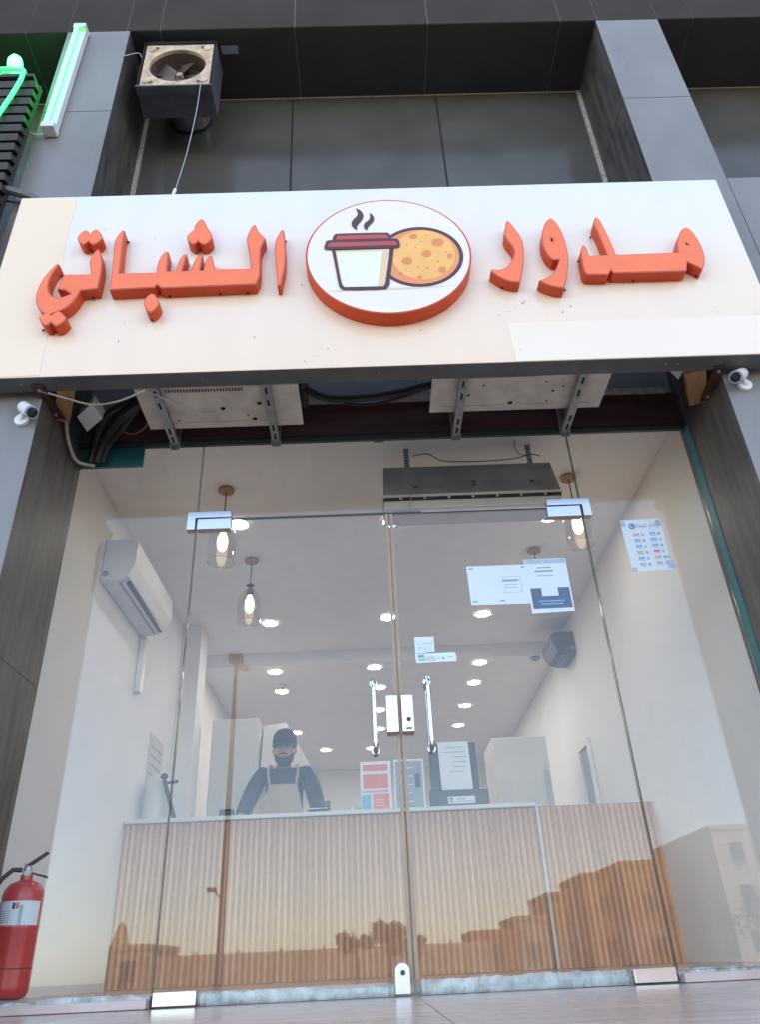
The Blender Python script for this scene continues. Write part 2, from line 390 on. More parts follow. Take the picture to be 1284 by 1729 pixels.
# beam over the shop front and the grey panel above it
part(MB().box((XL+.001, -.03, 2.775), (XR-.001, .03, 3.0)), 'beam', 'brown_beam', B, bevel=.006)
part(MB().box((XL+.002, -.034, 2.752), (XR-.002, .02, 2.773)), 'beam_flange', 'core', B)
part(box((XL+.05, -.06, 3.003), (XR-.05, -.002, 3.025)), 'beam_ledge', 'silicone', B)
for a, b in ((XL+.002, -.75), (-.745, .2), (.205, XR-.002)): part(box((a, -.001, 3.027), (b, .02, 3.315)), 'back_panel', 'back_panel', B)
part(box((XR-.003, -.075, .03), (XR-.0005, -.004, 2.74)), 'teal_strip', 'teal', B)
part(box((XL+.004, .002, 2.622), (-1.405, .02, 2.75)), 'teal_board', 'teal', B)
# spandrels of the neighbouring shops
for a, b in ((2.232, 3.6), (3.605, 5.698)): part(box((a, YF-.002, 2.72), (b, YF+.03, 4.30)), 'spandrel_panel', 'clad_front', B)
part(box((-5.698, YF+.01, 2.72), (-2.242, YF+.03, 4.0)), 'spandrel_panel', 'clad_front', B)
for s in (-1, 1): part(box((s*2.25, .0, 0.002), (s*5.69, .03, 2.99)), 'shutter', 'clad_side', B)

# ================================================================== GLASS SHOP FRONT
def pane(x0, x1, z0, z1, y0=0.0, t=.012):
    mb = MB(); v = [(x0, y0, z0), (x1, y0, z0), (x1, y0+t, z0), (x0, y0+t, z0), (x0, y0, z1), (x1, y0, z1), (x1, y0+t, z1), (x0, y0+t, z1)]
    mb.add(v, [(0, 1, 5, 4), (2, 3, 7, 6)], 0); mb.add(v, [(0, 3, 2, 1), (4, 5, 6, 7), (1, 2, 6, 5), (3, 0, 4, 7)], 1); return mb
GM = [GLASS, 'glass_edge']
S = thing('glass_shop_front', 'frameless clear glass front with fixed side panes and transom around the doors', 'shop window')
loops = [[Vector(p) for p in ((XL+.002, .045), (-1.066, .045), (-1.066, 2.75), (-1.40, 2.75), (-1.40, 2.617), (XL+.002, 2.617))]]
part(slab(loops, 0, .012), 'pane', GLASS, S)
part(pane(1.061, XR-.002, .045, 2.75), 'pane', GM, S)
part(pane(-1.058, 1.053, 2.252, 2.75), 'pane', GM, S)
part(box((-1.0655, .001, .05), (-1.0625, .011, 2.75)), 'seal', 'glass_edge', S); part(box((1.0575, .001, .05), (1.0605, .011, 2.75)), 'seal', 'glass_edge', S)
part(box((.17, -.001, 2.243), (.868, .013, 2.258)), 'seal', 'seal', S)
part(box((-.868, .001, 2.246), (.168, .011, 2.2515)), 'seal', 'glass_edge', S)
for s, x in ((-1, -1.062), (1, 1.057)):
    a = slab([[Vector((x+dx*-s, z)) for dx, z in ((-.05, 2.177), (-.004, 2.177), (-.004, 2.249), (.19, 2.249), (.19, 2.29), (-.05, 2.29))]], -.016, .028)
    part(a, 'hinge_plate', 'chrome', S, bevel=.002)
def rough_strip(a, b, y0, y1, h, name):
    rn = random.Random(int(a*1000)); n = max(8, int((b-a)/.012)); mb = MB(); hh = h
    for k in range(n+1):
        x = a+(b-a)*k/n; hh = min(h+.010, max(h-.012, hh+rn.uniform(-.0035, .0035))); yy = y0+rn.uniform(-.004, .004); mid = hh*.55+rn.uniform(-.004, .004)
        mb.v += [(x, yy, .0015), (x, yy-rn.uniform(0, .006), mid), (x, yy+rn.uniform(.001, .008), hh), (x, y1, hh+rn.uniform(-.002, .002)), (x, y1, .0015)]
    for k in range(n):
        for q in range(4): c = 5*k+q; mb.f.append((c, c+5, c+6, c+1)); mb.mi.append(0)
    mb.f += [(0, 1, 2, 3, 4), tuple(5*n+q for q in (4, 3, 2, 1, 0))]; mb.mi += [0, 0]
    part(mb, name, 'sill_stone', S)
rough_strip(XL+.004, -1.068, .004, .055, .042, 'sill'); rough_strip(1.063, XR-.004, .004, .055, .040, 'sill')
for a, b in ((XL+.004, -1.07), (1.066, XR-.004)): part(box((a, -.05, .0015), (b, -.003, .034)), 'sill_tile', 'sill_pink', S, bevel=.003)
rough_strip(-.885, -.09, .032, .059, .047, 'threshold')
rough_strip(.02, .885, .032, .059, .050, 'threshold')

def door(x0, x1, side, label):
    xc = (x0+x1)/2; D = thing('glass_door', label, 'door', (xc, 0, 0), 'double glass doors')
    p = part(pane(x0, x1, .012, 2.243), 'pane', GM, D)
    hx = x0 if side < 0 else x1; s = -side
    part(box((hx+s*.003, -.016, 2.177), (hx+s*.188, .028, 2.243)), 'hinge_plate', 'chrome', D, bevel=.002)
    part(box((hx+s*.003, -.018, .006), (hx+s*.175, .03, .056)), 'hinge_plate', 'chrome', D, bevel=.002)
    mx = x1 if side < 0 else x0                       # meeting edge
    part(box((mx-s*.0, -.002, .06), (mx-s*-.0-side*-.016*1, .014, 2.24)), 'edge_seal', 'seal', D)
    lk = part(box((mx+side*.004, -.034, 1.04), (mx+side*.06, .04, 1.216)), 'lock', 'chrome', D, bevel=.003)
    if side > 0:
        c = Vector((mx+.036, -.0345, 1.098))
        part(MB().lathe(c, [(.011, -.002), (.011, .004)], 14, 'Y'), 'keyhole', 'chrome_dark', lk)
        part(MB().box((c.x-.014, -.036, 1.052), (c.x+.014, -.03, 1.06)), 'keyhole_slot', 'chrome_dark', lk)
    h = -.131 if side < 0 else .131
    for y in (-1, 1):
        yy = .006+y*.062; pts = [(h, .006+y*.012, 1.285)] + [(h, .006+y*(.012+.05*math.sin(t)), 1.285+.018*(1-math.cos(t))) for t in (.5, 1.0, 1.4)]
        mb = MB().tube([(h, .006+y*.006, 1.285), (h, .006+y*.04, 1.29), (h, yy, 1.275), (h, yy, 1.25), (h, yy, 1.0), (h, yy, .975), (h, .006+y*.04, .96), (h, .006+y*.006, .965)], .0125, 12)
        part(mb, 'handle', 'chrome', D, smooth=True)
        for z in (1.285, .965): part(MB().lathe((h, .006+y*.007, z), [(.019, -.003), (.019, .003)], 14, 'Y'), 'handle_rose', 'chrome', D)
    return D
DL = door(-1.058, -.012, -1, 'left leaf of the clear glass double door with straight chrome handle')
DR = door(-.004, 1.051, 1, 'right leaf of the clear glass double door with keyhole lock plate')
# floor bolt at the foot of the left leaf
bl = [Vector((x, z)) for x, z in ((-.086, .008), (-.026, .008))] + [Vector((-.056+.03*math.cos(t), .088+.03*math.sin(t))) for t in [i*math.pi/8 for i in range(9)]]
fb = part(slab([bl], -.028, -.001), 'floor_bolt', 'bolt_metal', DL, bevel=.002)
part(MB().lathe((-.054, -.0285, .082), [(.010, -.001), (.010, .004)], 12, 'Y'), 'bolt_keyhole', 'chrome_dark', fb)

# ================================================================== SHOP SIGN
YS = -.692
SG = thing('shop_sign', 'long cream fascia sign with raised orange Arabic letters and round cup logo', 'sign', (0, YS, 2.694))
sx0, sx1, sz0, sz1 = -2.10, 2.045, 2.694, 4.088
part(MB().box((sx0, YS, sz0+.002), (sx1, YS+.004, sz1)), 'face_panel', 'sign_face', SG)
part(MB().box((sx0+.002, YS+.005, sz0), (sx1-.002, YS+.112, sz1-.003)), 'frame', 'sign_frame', SG, bevel=.003)
q = [P2(onY(x, y, YS)) for x, y in ((130, 338), (112, 410), (90, 520), (66, 634))]
part(slab([[Vector((sx0+.002, sz1-.002)), q[0], q[1], q[2], q[3], Vector((sx0+.002, sz0+.004))]], YS-.0018, YS-.0002), 'vinyl_sheet', 'sign_patch_left', SG)
q = [P2(onY(x, y, YS)) for x, y in ((858, 546), (873, 610))]
part(slab([[q[0], Vector((sx1-.002, q[0].y+.0)), Vector((sx1-.002, sz0+.004)), Vector((q[1].x, sz0+.004))]], YS-.0018, YS-.0002), 'vinyl_sheet', 'sign_patch', SG)
for x, y in ((25, 632), (340, 638), (640, 628), (862, 640), (1130, 606), (1150, 604), (1217, 613)):
    p = onZ(x, y, sz0); part(MB().lathe((max(sx0+.03, min(sx1-.03, p.x)), YS+.05, sz0-.001), [(.006, -.002), (.006, .002)], 8), 'screw', 'galv', SG)

def c3(pts): return [(40+x/5.35, 350+y/5.35) for x, y in pts]
def c4(pts): return [(180+x/4.0125, 350+y/4.0125) for x, y in pts]
def c5(pts): return [(500+x/4.0125, 320+y/4.0125) for x, y in pts]
def c6(pts): return [(810+x/3.21, 340+y/3.21) for x, y in pts]
LD = .068
def letter(name, pix, holes=(), dy=0., depth=LD):
    y0 = YS-depth-dy
    lp = [smooth_poly([P2(onY(x, y, y0)) for x, y in pix])] + [[P2(onY(x, y, y0)) for x, y in h] for h in holes]
    o = part(slab(lp, y0, YS-.0005), name, 'letter_side', SG)
    o.data.materials.append(MATS['letter_rim'])
    for p in o.data.polygons:
        if abs(p.normal.y) > .9: p.material_index = 1
    fl = [inset(lp[0], .006)] + [inset(h, -.004) for h in lp[1:]]
    part(slab(fl, y0-.0025, y0-.0002), 'letter_face', 'letter_face', o)
    return o
letter('letter', c3([(665, 380), (690, 392), (707, 470), (708, 540), (690, 640), (668, 737), (512, 755), (470, 830), (415, 890), (350, 930), (290, 950), (230, 975), (190, 965), (155, 945), (115, 890), (105, 830), (125, 740), (170, 650), (235, 570), (300, 510), (322, 520), (270, 580), (228, 660), (217, 720), (227, 770), (250, 803), (300, 820), (350, 813), (425, 783), (398, 765), (370, 748), (300, 742), (365, 610), (610, 607), (603, 560), (590, 492), (630, 415)]))
letter('letter_dot', c3([(480, 285), (500, 245), (550, 207), (580, 215), (598, 242), (625, 210), (655, 200), (690, 225), (716, 272), (700, 300), (660, 330), (630, 340), (605, 330), (582, 312), (560, 330), (535, 340), (505, 325)]))
letter('letter_dot', c3([(135, 1005), (160, 975), (205, 948), (250, 975), (300, 935), (335, 945), (365, 975), (387, 1000), (370, 1030), (330, 1060), (290, 1075), (265, 1060), (243, 1042), (220, 1065), (190, 1070), (150, 1035)]), dy=.003)
letter('letter', c4([(18, 562), (35, 440), (45, 330), (50, 240), (75, 190), (107, 155), (122, 160), (108, 250), (97, 350), (85, 448), (335, 443), (345, 385), (362, 340), (385, 310), (405, 300), (420, 306), (412, 370), (406, 434), (470, 434), (478, 390), (495, 350), (520, 322), (543, 320), (525, 385), (510, 432), (572, 430), (585, 385), (605, 345), (630, 320), (650, 328), (640, 385), (632, 428), (655, 426), (668, 365), (695, 328), (712, 330), (724, 370), (733, 421), (975, 417), (970, 340), (962, 290), (949, 240), (950, 205), (965, 165), (985, 130), (1000, 118), (1013, 126), (1018, 150), (1035, 175), (1065, 200), (1077, 217), (1060, 245), (1042, 280), (1038, 350), (1040, 420), (1035, 475), (1010, 523), (700, 536), (370, 550), (357, 538), (341, 525), (325, 545)]))
letter('letter_dot', c4([(595, 130), (612, 100), (638, 80), (660, 90), (680, 135), (708, 178), (718, 205), (700, 235), (665, 255), (640, 250), (620, 232), (590, 255), (560, 240), (540, 210), (555, 180), (595, 152)]))
letter('letter_dot', c4([(247, 645), (265, 610), (300, 585), (325, 590), (350, 625), (358, 650), (335, 690), (300, 715), (272, 705), (258, 680)]))
letter('letter', c4([(1138, 262), (1145, 225), (1165, 185), (1185, 153), (1203, 160), (1207, 235), (1213, 300), (1210, 380), (1200, 440), (1185, 500), (1180, 530), (1156, 530), (1155, 480), (1145, 400), (1140, 320)]))
letter('letter', c6([(148, 105), (165, 112), (195, 150), (225, 195), (240, 230), (244, 290), (240, 350), (232, 400), (220, 440), (180, 438), (140, 428), (95, 405), (62, 380), (70, 367), (95, 372), (130, 368), (160, 350), (185, 310), (195, 262), (135, 195), (138, 150)]))
letter('letter', c6([(385, 92), (405, 100), (435, 140), (457, 190), (475, 250), (484, 300), (483, 360), (476, 420), (462, 470), (440, 470), (390, 461), (345, 443), (324, 430), (350, 422), (385, 405), (410, 380), (425, 345), (433, 318), (400, 318), (375, 300), (355, 265), (342, 230), (338, 190), (345, 150), (362, 108)]), [c6([(388, 197), (398, 203), (402, 222), (390, 214)])])
letter('letter', c6([(565, 238), (580, 247), (588, 275), (595, 296), (693, 291), (668, 230), (637, 155), (614, 118), (632, 85), (650, 96), (680, 150), (710, 215), (742, 290), (1080, 277), (1073, 250), (1073, 215), (1085, 175), (1100, 150), (1120, 142), (1140, 148), (1165, 175), (1190, 215), (1212, 260), (1223, 300), (1223, 340), (1211, 369), (1128, 330), (1124, 376), (1108, 381), (730, 390), (715, 374), (700, 398), (585, 398), (570, 385), (560, 340), (551, 290), (553, 250)]), [c6([(1117, 221), (1139, 238), (1124, 237)])])

for cf, pp in ((c3, [(175, 1112), (360, 1120), (345, 622), (940, 315), (628, 822)]), (c4, [(148, 237), (428, 370), (706, 285), (1047, 338), (1213, 232), (425, 605), (770, 588), (955, 582), (305, 765)]), (c6, [(135, 188), (125, 468), (605, 195), (358, 322), (537, 325), (665, 438), (835, 432), (1057, 418), (1175, 405), (465, 482)])):
    for x, y in cf(pp):
        p = onY(x, y, YS-.014); part(MB().lathe((p.x, p.y, p.z), [(.001, -.006), (.006, -.003), (.006, .003), (.001, .006)], 8), 'fixing', 'dark_hole', SG)
for k in range(46):
    a = random.random(); x, y = (840+random.random()*130, 505+random.random()*28) if k < 14 else (random.uniform(20, 1250), random.uniform(345, 625))
    p = onY(x, y, YS); q = random.uniform(.0012, .004)
    if sx0+.05 < p.x < sx1-.05 and sz0+.03 < p.z < sz1-.03: part(MB().lathe((p.x, YS-.0021, p.z), [(q, 0), (q*.6, .0002)], 7, 'Y'), 'dirt_speck', 'sign_frame', SG)

# round logo
YD = -.780; dc = Vector((.0383, 3.416)); dr = .4506
LG = part(MB().lathe((dc.x, 0, dc.y), [(dr, YD), (dr, YS-.0005)], 96, 'Y'), 'logo_disc', 'letter_side', SG, bevel=.002)
ring = lambda cx, cz, r, r2=None, n=72: [Vector((cx+r*math.cos(2*math.pi*k/n), cz+(r2 or r)*math.sin(2*math.pi*k/n))) for k in range(n)]
part(slab([ring(dc.x, dc.y, dr-.010, n=96)], YD-.0012, YD-.0002), 'disc_face', 'disc_face', LG)
lay = [0]
def pr(pix, m, name='logo_print', sm=1):
    lay[0] += 1; y1 = YD-.0014-.0005*lay[0]
    part(slab([smooth_poly([P2(onY(x, y, YD)) for x, y in pix], sm)], y1, y1+.0004), name, m, LG)
el = lambda cx, cy, rx, ry, n=40: [(cx+rx*math.cos(2*math.pi*k/n), cy+ry*math.sin(2*math.pi*k/n)) for k in range(n)]
pr(c5([(200, 692), (300, 683), (640, 670), (1090, 649), (900, 670), (400, 692)]), 'print_line')
pr(c5(el(842, 459, 295, 203, 60)), 'print_dark')
pr(c5(el(842, 459, 268, 183, 60)), 'print_orange')
pr(c5(el(866, 447, 214, 166, 50)), 'print_yellow')
lay0 = lay[0]
for s in ((797, 322, 28, 17), (962, 362, 42, 28), (886, 438, 36, 25), (754, 487, 37, 26), (1044, 453, 20, 17), (993, 546, 28, 22), (842, 597, 18, 12), (710, 573, 14, 12), (851, 357, 6, 4), (884, 314, 7, 4), (756, 378, 7, 6), (814, 394, 6, 4), (1018, 427, 7, 6), (963, 491, 10, 5), (832, 528, 9, 6), (894, 536, 9, 5), (745, 546, 7, 5)):
    lay[0] = lay0; pr(c5(el(*s, 20)), 'print_spot')
pr(c5([(403, 132), (425, 138), (450, 160), (457, 185), (447, 210), (425, 235), (410, 255), (413, 277), (398, 272), (378, 252), (374, 230), (385, 208), (408, 190), (418, 170), (412, 150)]), 'print_dark', 'logo_steam')
pr(c5([(495, 163), (515, 172), (529, 195), (525, 220), (505, 240), (485, 260), (482, 279), (465, 272), (457, 250), (465, 230), (488, 215), (500, 200), (502, 180)]), 'print_dark', 'logo_steam')
pr(c5([(238, 400), (668, 390), (660, 450), (640, 600), (637, 650), (620, 675), (600, 682), (330, 688), (300, 675), (288, 655), (268, 540)]), 'print_dark')
pr(c5([(266, 420), (636, 408), (630, 480), (612, 600), (608, 640), (595, 660), (330, 667), (312, 655), (298, 600)]), 'print_tan')
pr(c5([(274, 434), (586, 424), (570, 550), (553, 661), (335, 667), (316, 652), (292, 520)]), 'print_white')
pr(c5([(243, 362), (250, 322), (270, 306), (618, 296), (638, 306), (652, 350)]), 'print_dark')
pr(c5([(268, 347), (276, 325), (290, 320), (610, 312), (622, 320), (630, 336)]), 'print_red')
pr(c5([(190, 408), (191, 392), (203, 358), (225, 349), (682, 338), (700, 350), (709, 388), (698, 402), (210, 416)]), 'print_dark')
pr(c5([(213, 397), (222, 372), (232, 368), (672, 357), (682, 364), (690, 383)]), 'print_red')

# ================================================================== UNDER THE SIGN
def bracket(x, label):
    t = thing('ac_bracket', label, 'bracket', (x, -.03, 2.70), 'steel brackets under the outdoor units')
    a = MB().box((x-.022, -.60, 2.722), (x+.022, -.036, 2.726)).box((x-.022, -.60, 2.7265), (x-.018, -.036, 2.757)).box((x+.018, -.60, 2.7265), (x+.022, -.036, 2.757))
    arm = part(a, 'arm', 'galv', t)
    for y in (-.50, -.40, -.18, -.10): part(MB().box((x-.006, y-.024, 2.7195), (x+.006, y+.024, 2.7215)), 'slot', 'dark_hole', arm)
    part(MB().box((x-.022, -.0355, 2.70), (x+.022, -.0315, 3.12)).box((x-.026, -.075, 2.70), (x-.0225, -.036, 3.12)).box((x+.0225, -.075, 2.70), (x+.026, -.036, 3.12)), 'wall_leg', 'galv', t)
for x, l in ((-1.215, 'steel bracket nearest the teal board, under the left outdoor unit'), (-.637, 'steel bracket right of centre under the left outdoor unit'), (.405, 'steel bracket at the left end of the right outdoor unit'), (1.04, 'steel bracket at the right end of the right outdoor unit')):
    bracket(x, l)
def outdoor(x0, x1, y0, y1, z, label, tilt=0):
    t = thing('outdoor_ac_unit', label, 'air conditioner', ((x0+x1)/2, (y0+y1)/2, z), 'outdoor air conditioner units behind the sign')
    part(MB().box((x0+.01, y0+.005, z+.012), (x1-.01, y1-.005, z+.56)), 'casing', 'ac_shell', t, bevel=.015)
    pl = part(MB().box((x0, y0, z), (x1, y1, z+.0115)), 'base_plate', 'ac_white', t, bevel=.004)
    rnd = random.Random(int(x0*100))
    for k in range(8):
        px, py = rnd.uniform(x0+.12, x1-.1), rnd.uniform(y0+.06, y1-.04)
        part(MB().lathe((px, py, z-.0008), [(rnd.choice((.006, .009, .014)), -.001), (.006, .0005)], 10), 'drain_hole', 'dark_hole', pl)
    for k in range(3):
        px = x0+.15+k*(x1-x0-.3)/2; part(MB().lathe((px, y0+.10, z-.001), [(.028, -.0025), (.02, -.004), (.012, -.0015)], 14), 'embossed_foot', 'ac_white', pl, smooth=True)
    part(MB().box((x0+.08, y1-.055, z-.0045), (x1-.08, y1-.03, z-.0005)), 'rib', 'ac_white', pl)
    for k in range(26):
        xx = x0+.16+k*.016; part(MB().box((xx, y0+.012, z-.003), (xx+.008, y0+.035, z-.0005)), 'grille_bar', 'black_plastic', pl)
    part(MB().box((x1-.002, y0+.06, z+.08), (x1+.03, y1-.04, z+.3)), 'valve_cover', 'black_plastic', t, bevel=.01)
    return t
outdoor(-1.335, -.47, -.50, -.15, 2.760, 'dusty outdoor air conditioner seen from below, left of the two')
outdoor(.245, 1.21, -.52, -.20, 2.775, 'dusty outdoor air conditioner seen from below, right of the two')

def cable(name, label, cat, pts, r, m, smooth=True, group=None):
    # Catmull-Rom through the points
    P = [Vector(p) for p in pts]; P = [P[0]*2-P[1]]+P+[P[-1]*2-P[-2]]; out = []
    for i in range(1, len(P)-2):
        for k in range(7):
            t = k/7; a, b, c, d = P[i-1], P[i], P[i+1], P[i+2]
            out.append(.5*((2*b)+(c-a)*t+(2*a-5*b+4*c-d)*t*t+(3*b-a-3*c+d)*t**3))
    out.append(P[-2])
    return tag(MB().tube(out, r, 8).build(name, m, None, smooth=True), label, cat, group)
cable('insulated_pipe', 'thick black insulated pipe slung between the two outdoor units', 'pipe', [(-.46, -.35, 2.86), (-.3, -.32, 2.80), (0, -.30, 2.83), (.26, -.33, 2.87)], .022, 'black_rubber')
cable('insulated_pipe', 'thin black cable beside the pipe between the two outdoor units', 'cable', [(-.45, -.30, 2.90), (-.2, -.22, 2.84), (.05, -.2, 2.88), (.26, -.28, 2.90)], .009, 'black_rubber')
lp = [onZ(x, y, 2.72) for x, y in ((235, 668), (200, 700), (170, 735), (150, 770))]
for k, (dx, dz, r, l) in enumerate(((0, 0, .028, 'fattest black insulated pipe curving down above the teal board'), (-.07, .05, .022, 'black insulated pipe left of the fattest one above the teal board'), (.06, .06, .018, 'black insulated pipe nearest the left outdoor unit above the teal board'))):
    cable('insulated_pipe', l, 'pipe', [(-1.33, -.3+.03*k, 2.86+dz), (-1.45+dx, -.25, 2.80+dz*.5), (-1.55+dx, -.16, 2.77), (-1.62+dx*.6, -.07, 2.72), (-1.65+dx*.5, -.035, 2.63)], r, 'black_rubber', group='pipes at the left end')
cable('power_cable', 'beige cable looping down the left pier above the glass', 'cable', [(-1.74, -.32, 2.72), (-1.755, -.22, 2.66), (-1.74, -.1, 2.60), (-1.66, -.04, 2.60)], .010, 'silicone')
cable('hanging_wire', 'white wire sagging under the sign on the left', 'wire', [onZ(x, y, 2.685) for x, y in ((68, 660), (110, 672), (155, 683), (200, 677), (245, 659))], .005, 'wire_white')
cable('hanging_wire', 'white wire looping below the left outdoor unit', 'wire', [onZ(x, y, 2.70) for x, y in ((250, 662), (300, 682), (345, 699), (395, 690), (425, 650))], .004, 'wire_white')
cable('hanging_wire', 'red wire twisted behind the left outdoor unit', 'wire', [(-1.33, -.2, 2.80), (-1.38, -.12, 2.80), (-1.45, -.08, 2.79), (-1.52, -.09, 2.80)], .004, 'letter_rim')
# junction boxes
a = [onZ(x, y, 2.74) for x, y in ((155, 680), (130, 703), (147, 728), (173, 706))]
t = thing('junction_box', 'white square junction box hanging among the black pipes at left', 'box', a[0]); up = Vector((.0, .02, .07))
part(MB().hexa(a, [p+up for p in a]), 'box_body', 'cam_white', t, bevel=.004)
part(MB().hexa([p-Vector((0, 0, .004)) for p in a], [p-Vector((0, 0, .0008)) for p in a]), 'lid', 'cam_white', t)
a = [onZ(x, y, 2.75) for x, y in ((1128, 622), (1146, 640), (1157, 622), (1140, 608))]
t = thing('junction_box', 'grey corner box behind the sign beside the right timber block', 'box', a[0])
part(MB().hexa(a, [p+up for p in a]), 'box_body', 'appliance', t, bevel=.004)
part(MB().hexa([p-Vector((0, 0, .004)) for p in a], [p-Vector((0, 0, .0008)) for p in a]), 'lid', 'appliance', t)
# rusty bars and timber blocks that carry the sign
def bar(pa, pb, label):
    a, b = onZ(*pa, 2.688), onZ(*pb, 2.688); d = (b-a).normalized(); n = Vector((d.y, -d.x, 0))*.032
    t = thing('support_bar', label, 'steel bar', a, 'steel bars holding the sign'); h = Vector((0, 0, .005)); v = Vector((0, 0, -.007))
    part(MB().hexa([a-n+v, a+n+v, b+n+v, b-n+v], [a-n-h*.6, a+n-h*.6, b+n-h*.6, b-n-h*.6]), 'flat_bar', 'rust_bar', t)
    part(MB().hexa([a+n*.8, a+n, b+n, b+n*.8], [q+Vector((0, 0, .06)) for q in (a+n*.8, a+n, b+n, b+n*.8)]), 'upright_flange', 'rust_bar', t) if False else None
    for f in (.12, .85):
        c = a.lerp(b, f); part(MB().lathe((c.x, c.y, c.z-.008), [(.010, -.006), (.010, .0005)], 6), 'bolt', 'galv', t)
bar((62, 650), (100, 706), 'rusty steel bar under the left end of the sign'); bar((1217, 618), (1192, 676), 'rusty steel bar under the right end of the sign')
def timber(c0, c1, w, label):
    t = thing('timber_block', label, 'timber', c0, 'timber blocks behind the sign'); d = (c1-c0).normalized(); s = Vector((d.y, -d.x, 0))*w; u = Vector((0, 0, .085))
    part(MB().hexa([c0-s, c0+s, c1+s, c1-s], [c0-s+u, c0+s+u, c1+s+u, c1-s+u]), 'block', 'timber', t, bevel=.003)
    e = c1-d*.03-Vector((0, 0, .0006)); part(MB().lathe((e.x+s.x*.3, e.y, e.z), [(.011, -.001), (.011, .0005)], 12), 'bolt_hole', 'dark_hole', t)
timber(onZ(1176, 628, 2.695), onZ(1182, 682, 2.695), .05, 'yellowish timber block behind the right end of the sign')
timber(onZ(112, 655, 2.695), onZ(103, 712, 2.695), .042, 'yellowish timber block behind the left end of the sign')
# bullet cameras
def bullet(px, tip, label):
    c = onY(*px, -.60); e = onY(*tip, -.67); d = (e-c).normalized()
    t = thing('security_camera', label, 'camera', c, 'bullet cameras at the ends of the sign')
    part(MB().tube([c-d*.05, c-d*.045, c+d*.055], [.026, .031, .031], 18), 'camera_body', 'cam_white', t, smooth=True)
    part(MB().tube([c+d*.0555, c+d*.075, c+d*.0755], [.0325, .0325, .030], 18), 'camera_hood', 'print_grey', t, smooth=True)
    part(MB().tube([c+d*.0757, c+d*.078], [.027, .022], 16), 'lens', 'cam_lens', t, smooth=True)
    b = Vector((c.x-d.x*.06, YF-.002, c.z-.03))
    part(MB().lathe((b.x, YF-.001, b.z), [(.034, -.016), (.036, 0)], 18, 'Y'), 'mount_base', 'cam_white', t, smooth=True)
    part(MB().tube([(b.x, YF-.015, b.z), c-d*.03], .012, 10), 'mount_arm', 'cam_white', t, smooth=True)
bullet((45, 691), (66, 704), 'white bullet camera on the left pier below the sign')
bullet((1250, 633), (1236, 640), 'white bullet camera on the right pier below the sign')

# ================================================================== EXHAUST FAN
fy = -.50
f0, f1 = onY(232, 143, fy), onY(357, 70, fy); fx0, fx1, fz0, fz1 = -1.655, -1.135, 5.56, 6.12
F = thing('exhaust_fan', 'square beige exhaust fan in a black wrapped box before the upper window', 'exhaust fan', ((fx0+fx1)/2, fy, fz0))
fc = Vector(((fx0+fx1)/2, (fz0+fz1)/2)); sq = [Vector(p) for p in ((fx0+.01, fz0+.01), (fx1-.01, fz0+.01), (fx1-.01, fz1-.02), (fx0+.01, fz1-.02))]
fr = part(slab([sq, ring(fc.x, fc.y-.01, .205, n=40)[::-1]], fy, fy+.03), 'fan_frame', 'fan_beige', F, bevel=.004)
for sxx in (-1, 1):
    for szz in (-1, 1):
        c = Vector((fc.x+sxx*.205, fc.y-.005+szz*.205))
        part(slab([ring(c.x, c.y, .03, n=14)], fy-.006, fy-.0005), 'corner_boss', 'fan_beige', fr)
        part(slab([ring(c.x-sxx*.035, c.y+szz*.018, .016, n=12)], fy-.004, fy-.0005), 'corner_slot', 'fan_inner', fr)
part(MB().lathe((fc.x, fy+.031, fc.y-.01), [(.206, 0), (.20, .05), (.185, .10)], 36, 'Y', cap=False), 'fan_throat', 'fan_inner', F, smooth=True)
part(MB().lathe((fc.x, fy+.13, fc.y-.01), [(.186, 0), (.0, .01)], 36, 'Y', cap=False), 'fan_back', 'fan_inner', F)
hub = part(MB().lathe((fc.x, fy+.06, fc.y-.01), [(.012, 0), (.024, .006), (.028, .05)], 20, 'Y'), 'fan_hub', 'fan_beige', F, smooth=True)
for k in range(5):
    a = k*2*math.pi/5; ca, sa = math.cos(a), math.sin(a); mb = MB()
    def bp(r, o, y): return (fc.x+ca*r-sa*o, fy+y, fc.y-.01+sa*r+ca*o)
    mb.add([bp(.045, -.02, .07), bp(.175, -.05, .065), bp(.178, .07, .105), bp(.045, .02, .10), bp(.045, -.02, .073), bp(.175, -.05, .068), bp(.178, .07, .108), bp(.045, .02, .103)], [(0, 1, 2, 3), (7, 6, 5, 4), (0, 4, 5, 1), (1, 5, 6, 2), (2, 6, 7, 3), (3, 7, 4, 0)])
    part(mb, 'fan_blade', 'fan_inner', F)
t_ = .006
bxv = lambda y, ex: [Vector((fx0-ex, y, fz0-ex)), Vector((fx1+ex, y, fz0-ex)), Vector((fx1+ex, y, fz1+ex)), Vector((fx0-ex, y, fz1+ex))]
mb = MB(); A_, B_ = bxv(fy-.012, .004), bxv(-.27, .012)
mb.add(A_+B_, [(0, 1, 5, 4), (1, 2, 6, 5), (2, 3, 7, 6), (3, 0, 4, 7), (4, 5, 6, 7)])
part(mb, 'box_wrap', 'foil', F)
part(MB().box((fx0-.01, fy-.016, fz0-.02), (fx1+.01, fy+.05, fz0-.0055)), 'tape_flap', 'foil', F, bevel=.004)
dcx, dcz, drr = -1.405, 5.925, .15; mb = MB(); n = 32
for k in range(n):
    a = 2*math.pi*k/n; ca, sa = math.cos(a), math.sin(a); m = max(abs(ca), abs(sa))
    mb.v.append((fc.x+ca/m*(.265), -.268, fc.y+sa/m*(.285)))
for k in range(n):
    a = 2*math.pi*k/n; mb.v.append((dcx+drr*math.cos(a), -.16, dcz+drr*math.sin(a)))
for k in range(n): mb.f.append((k, (k+1) % n, n+(k+1) % n, n+k)); mb.mi.append(0)
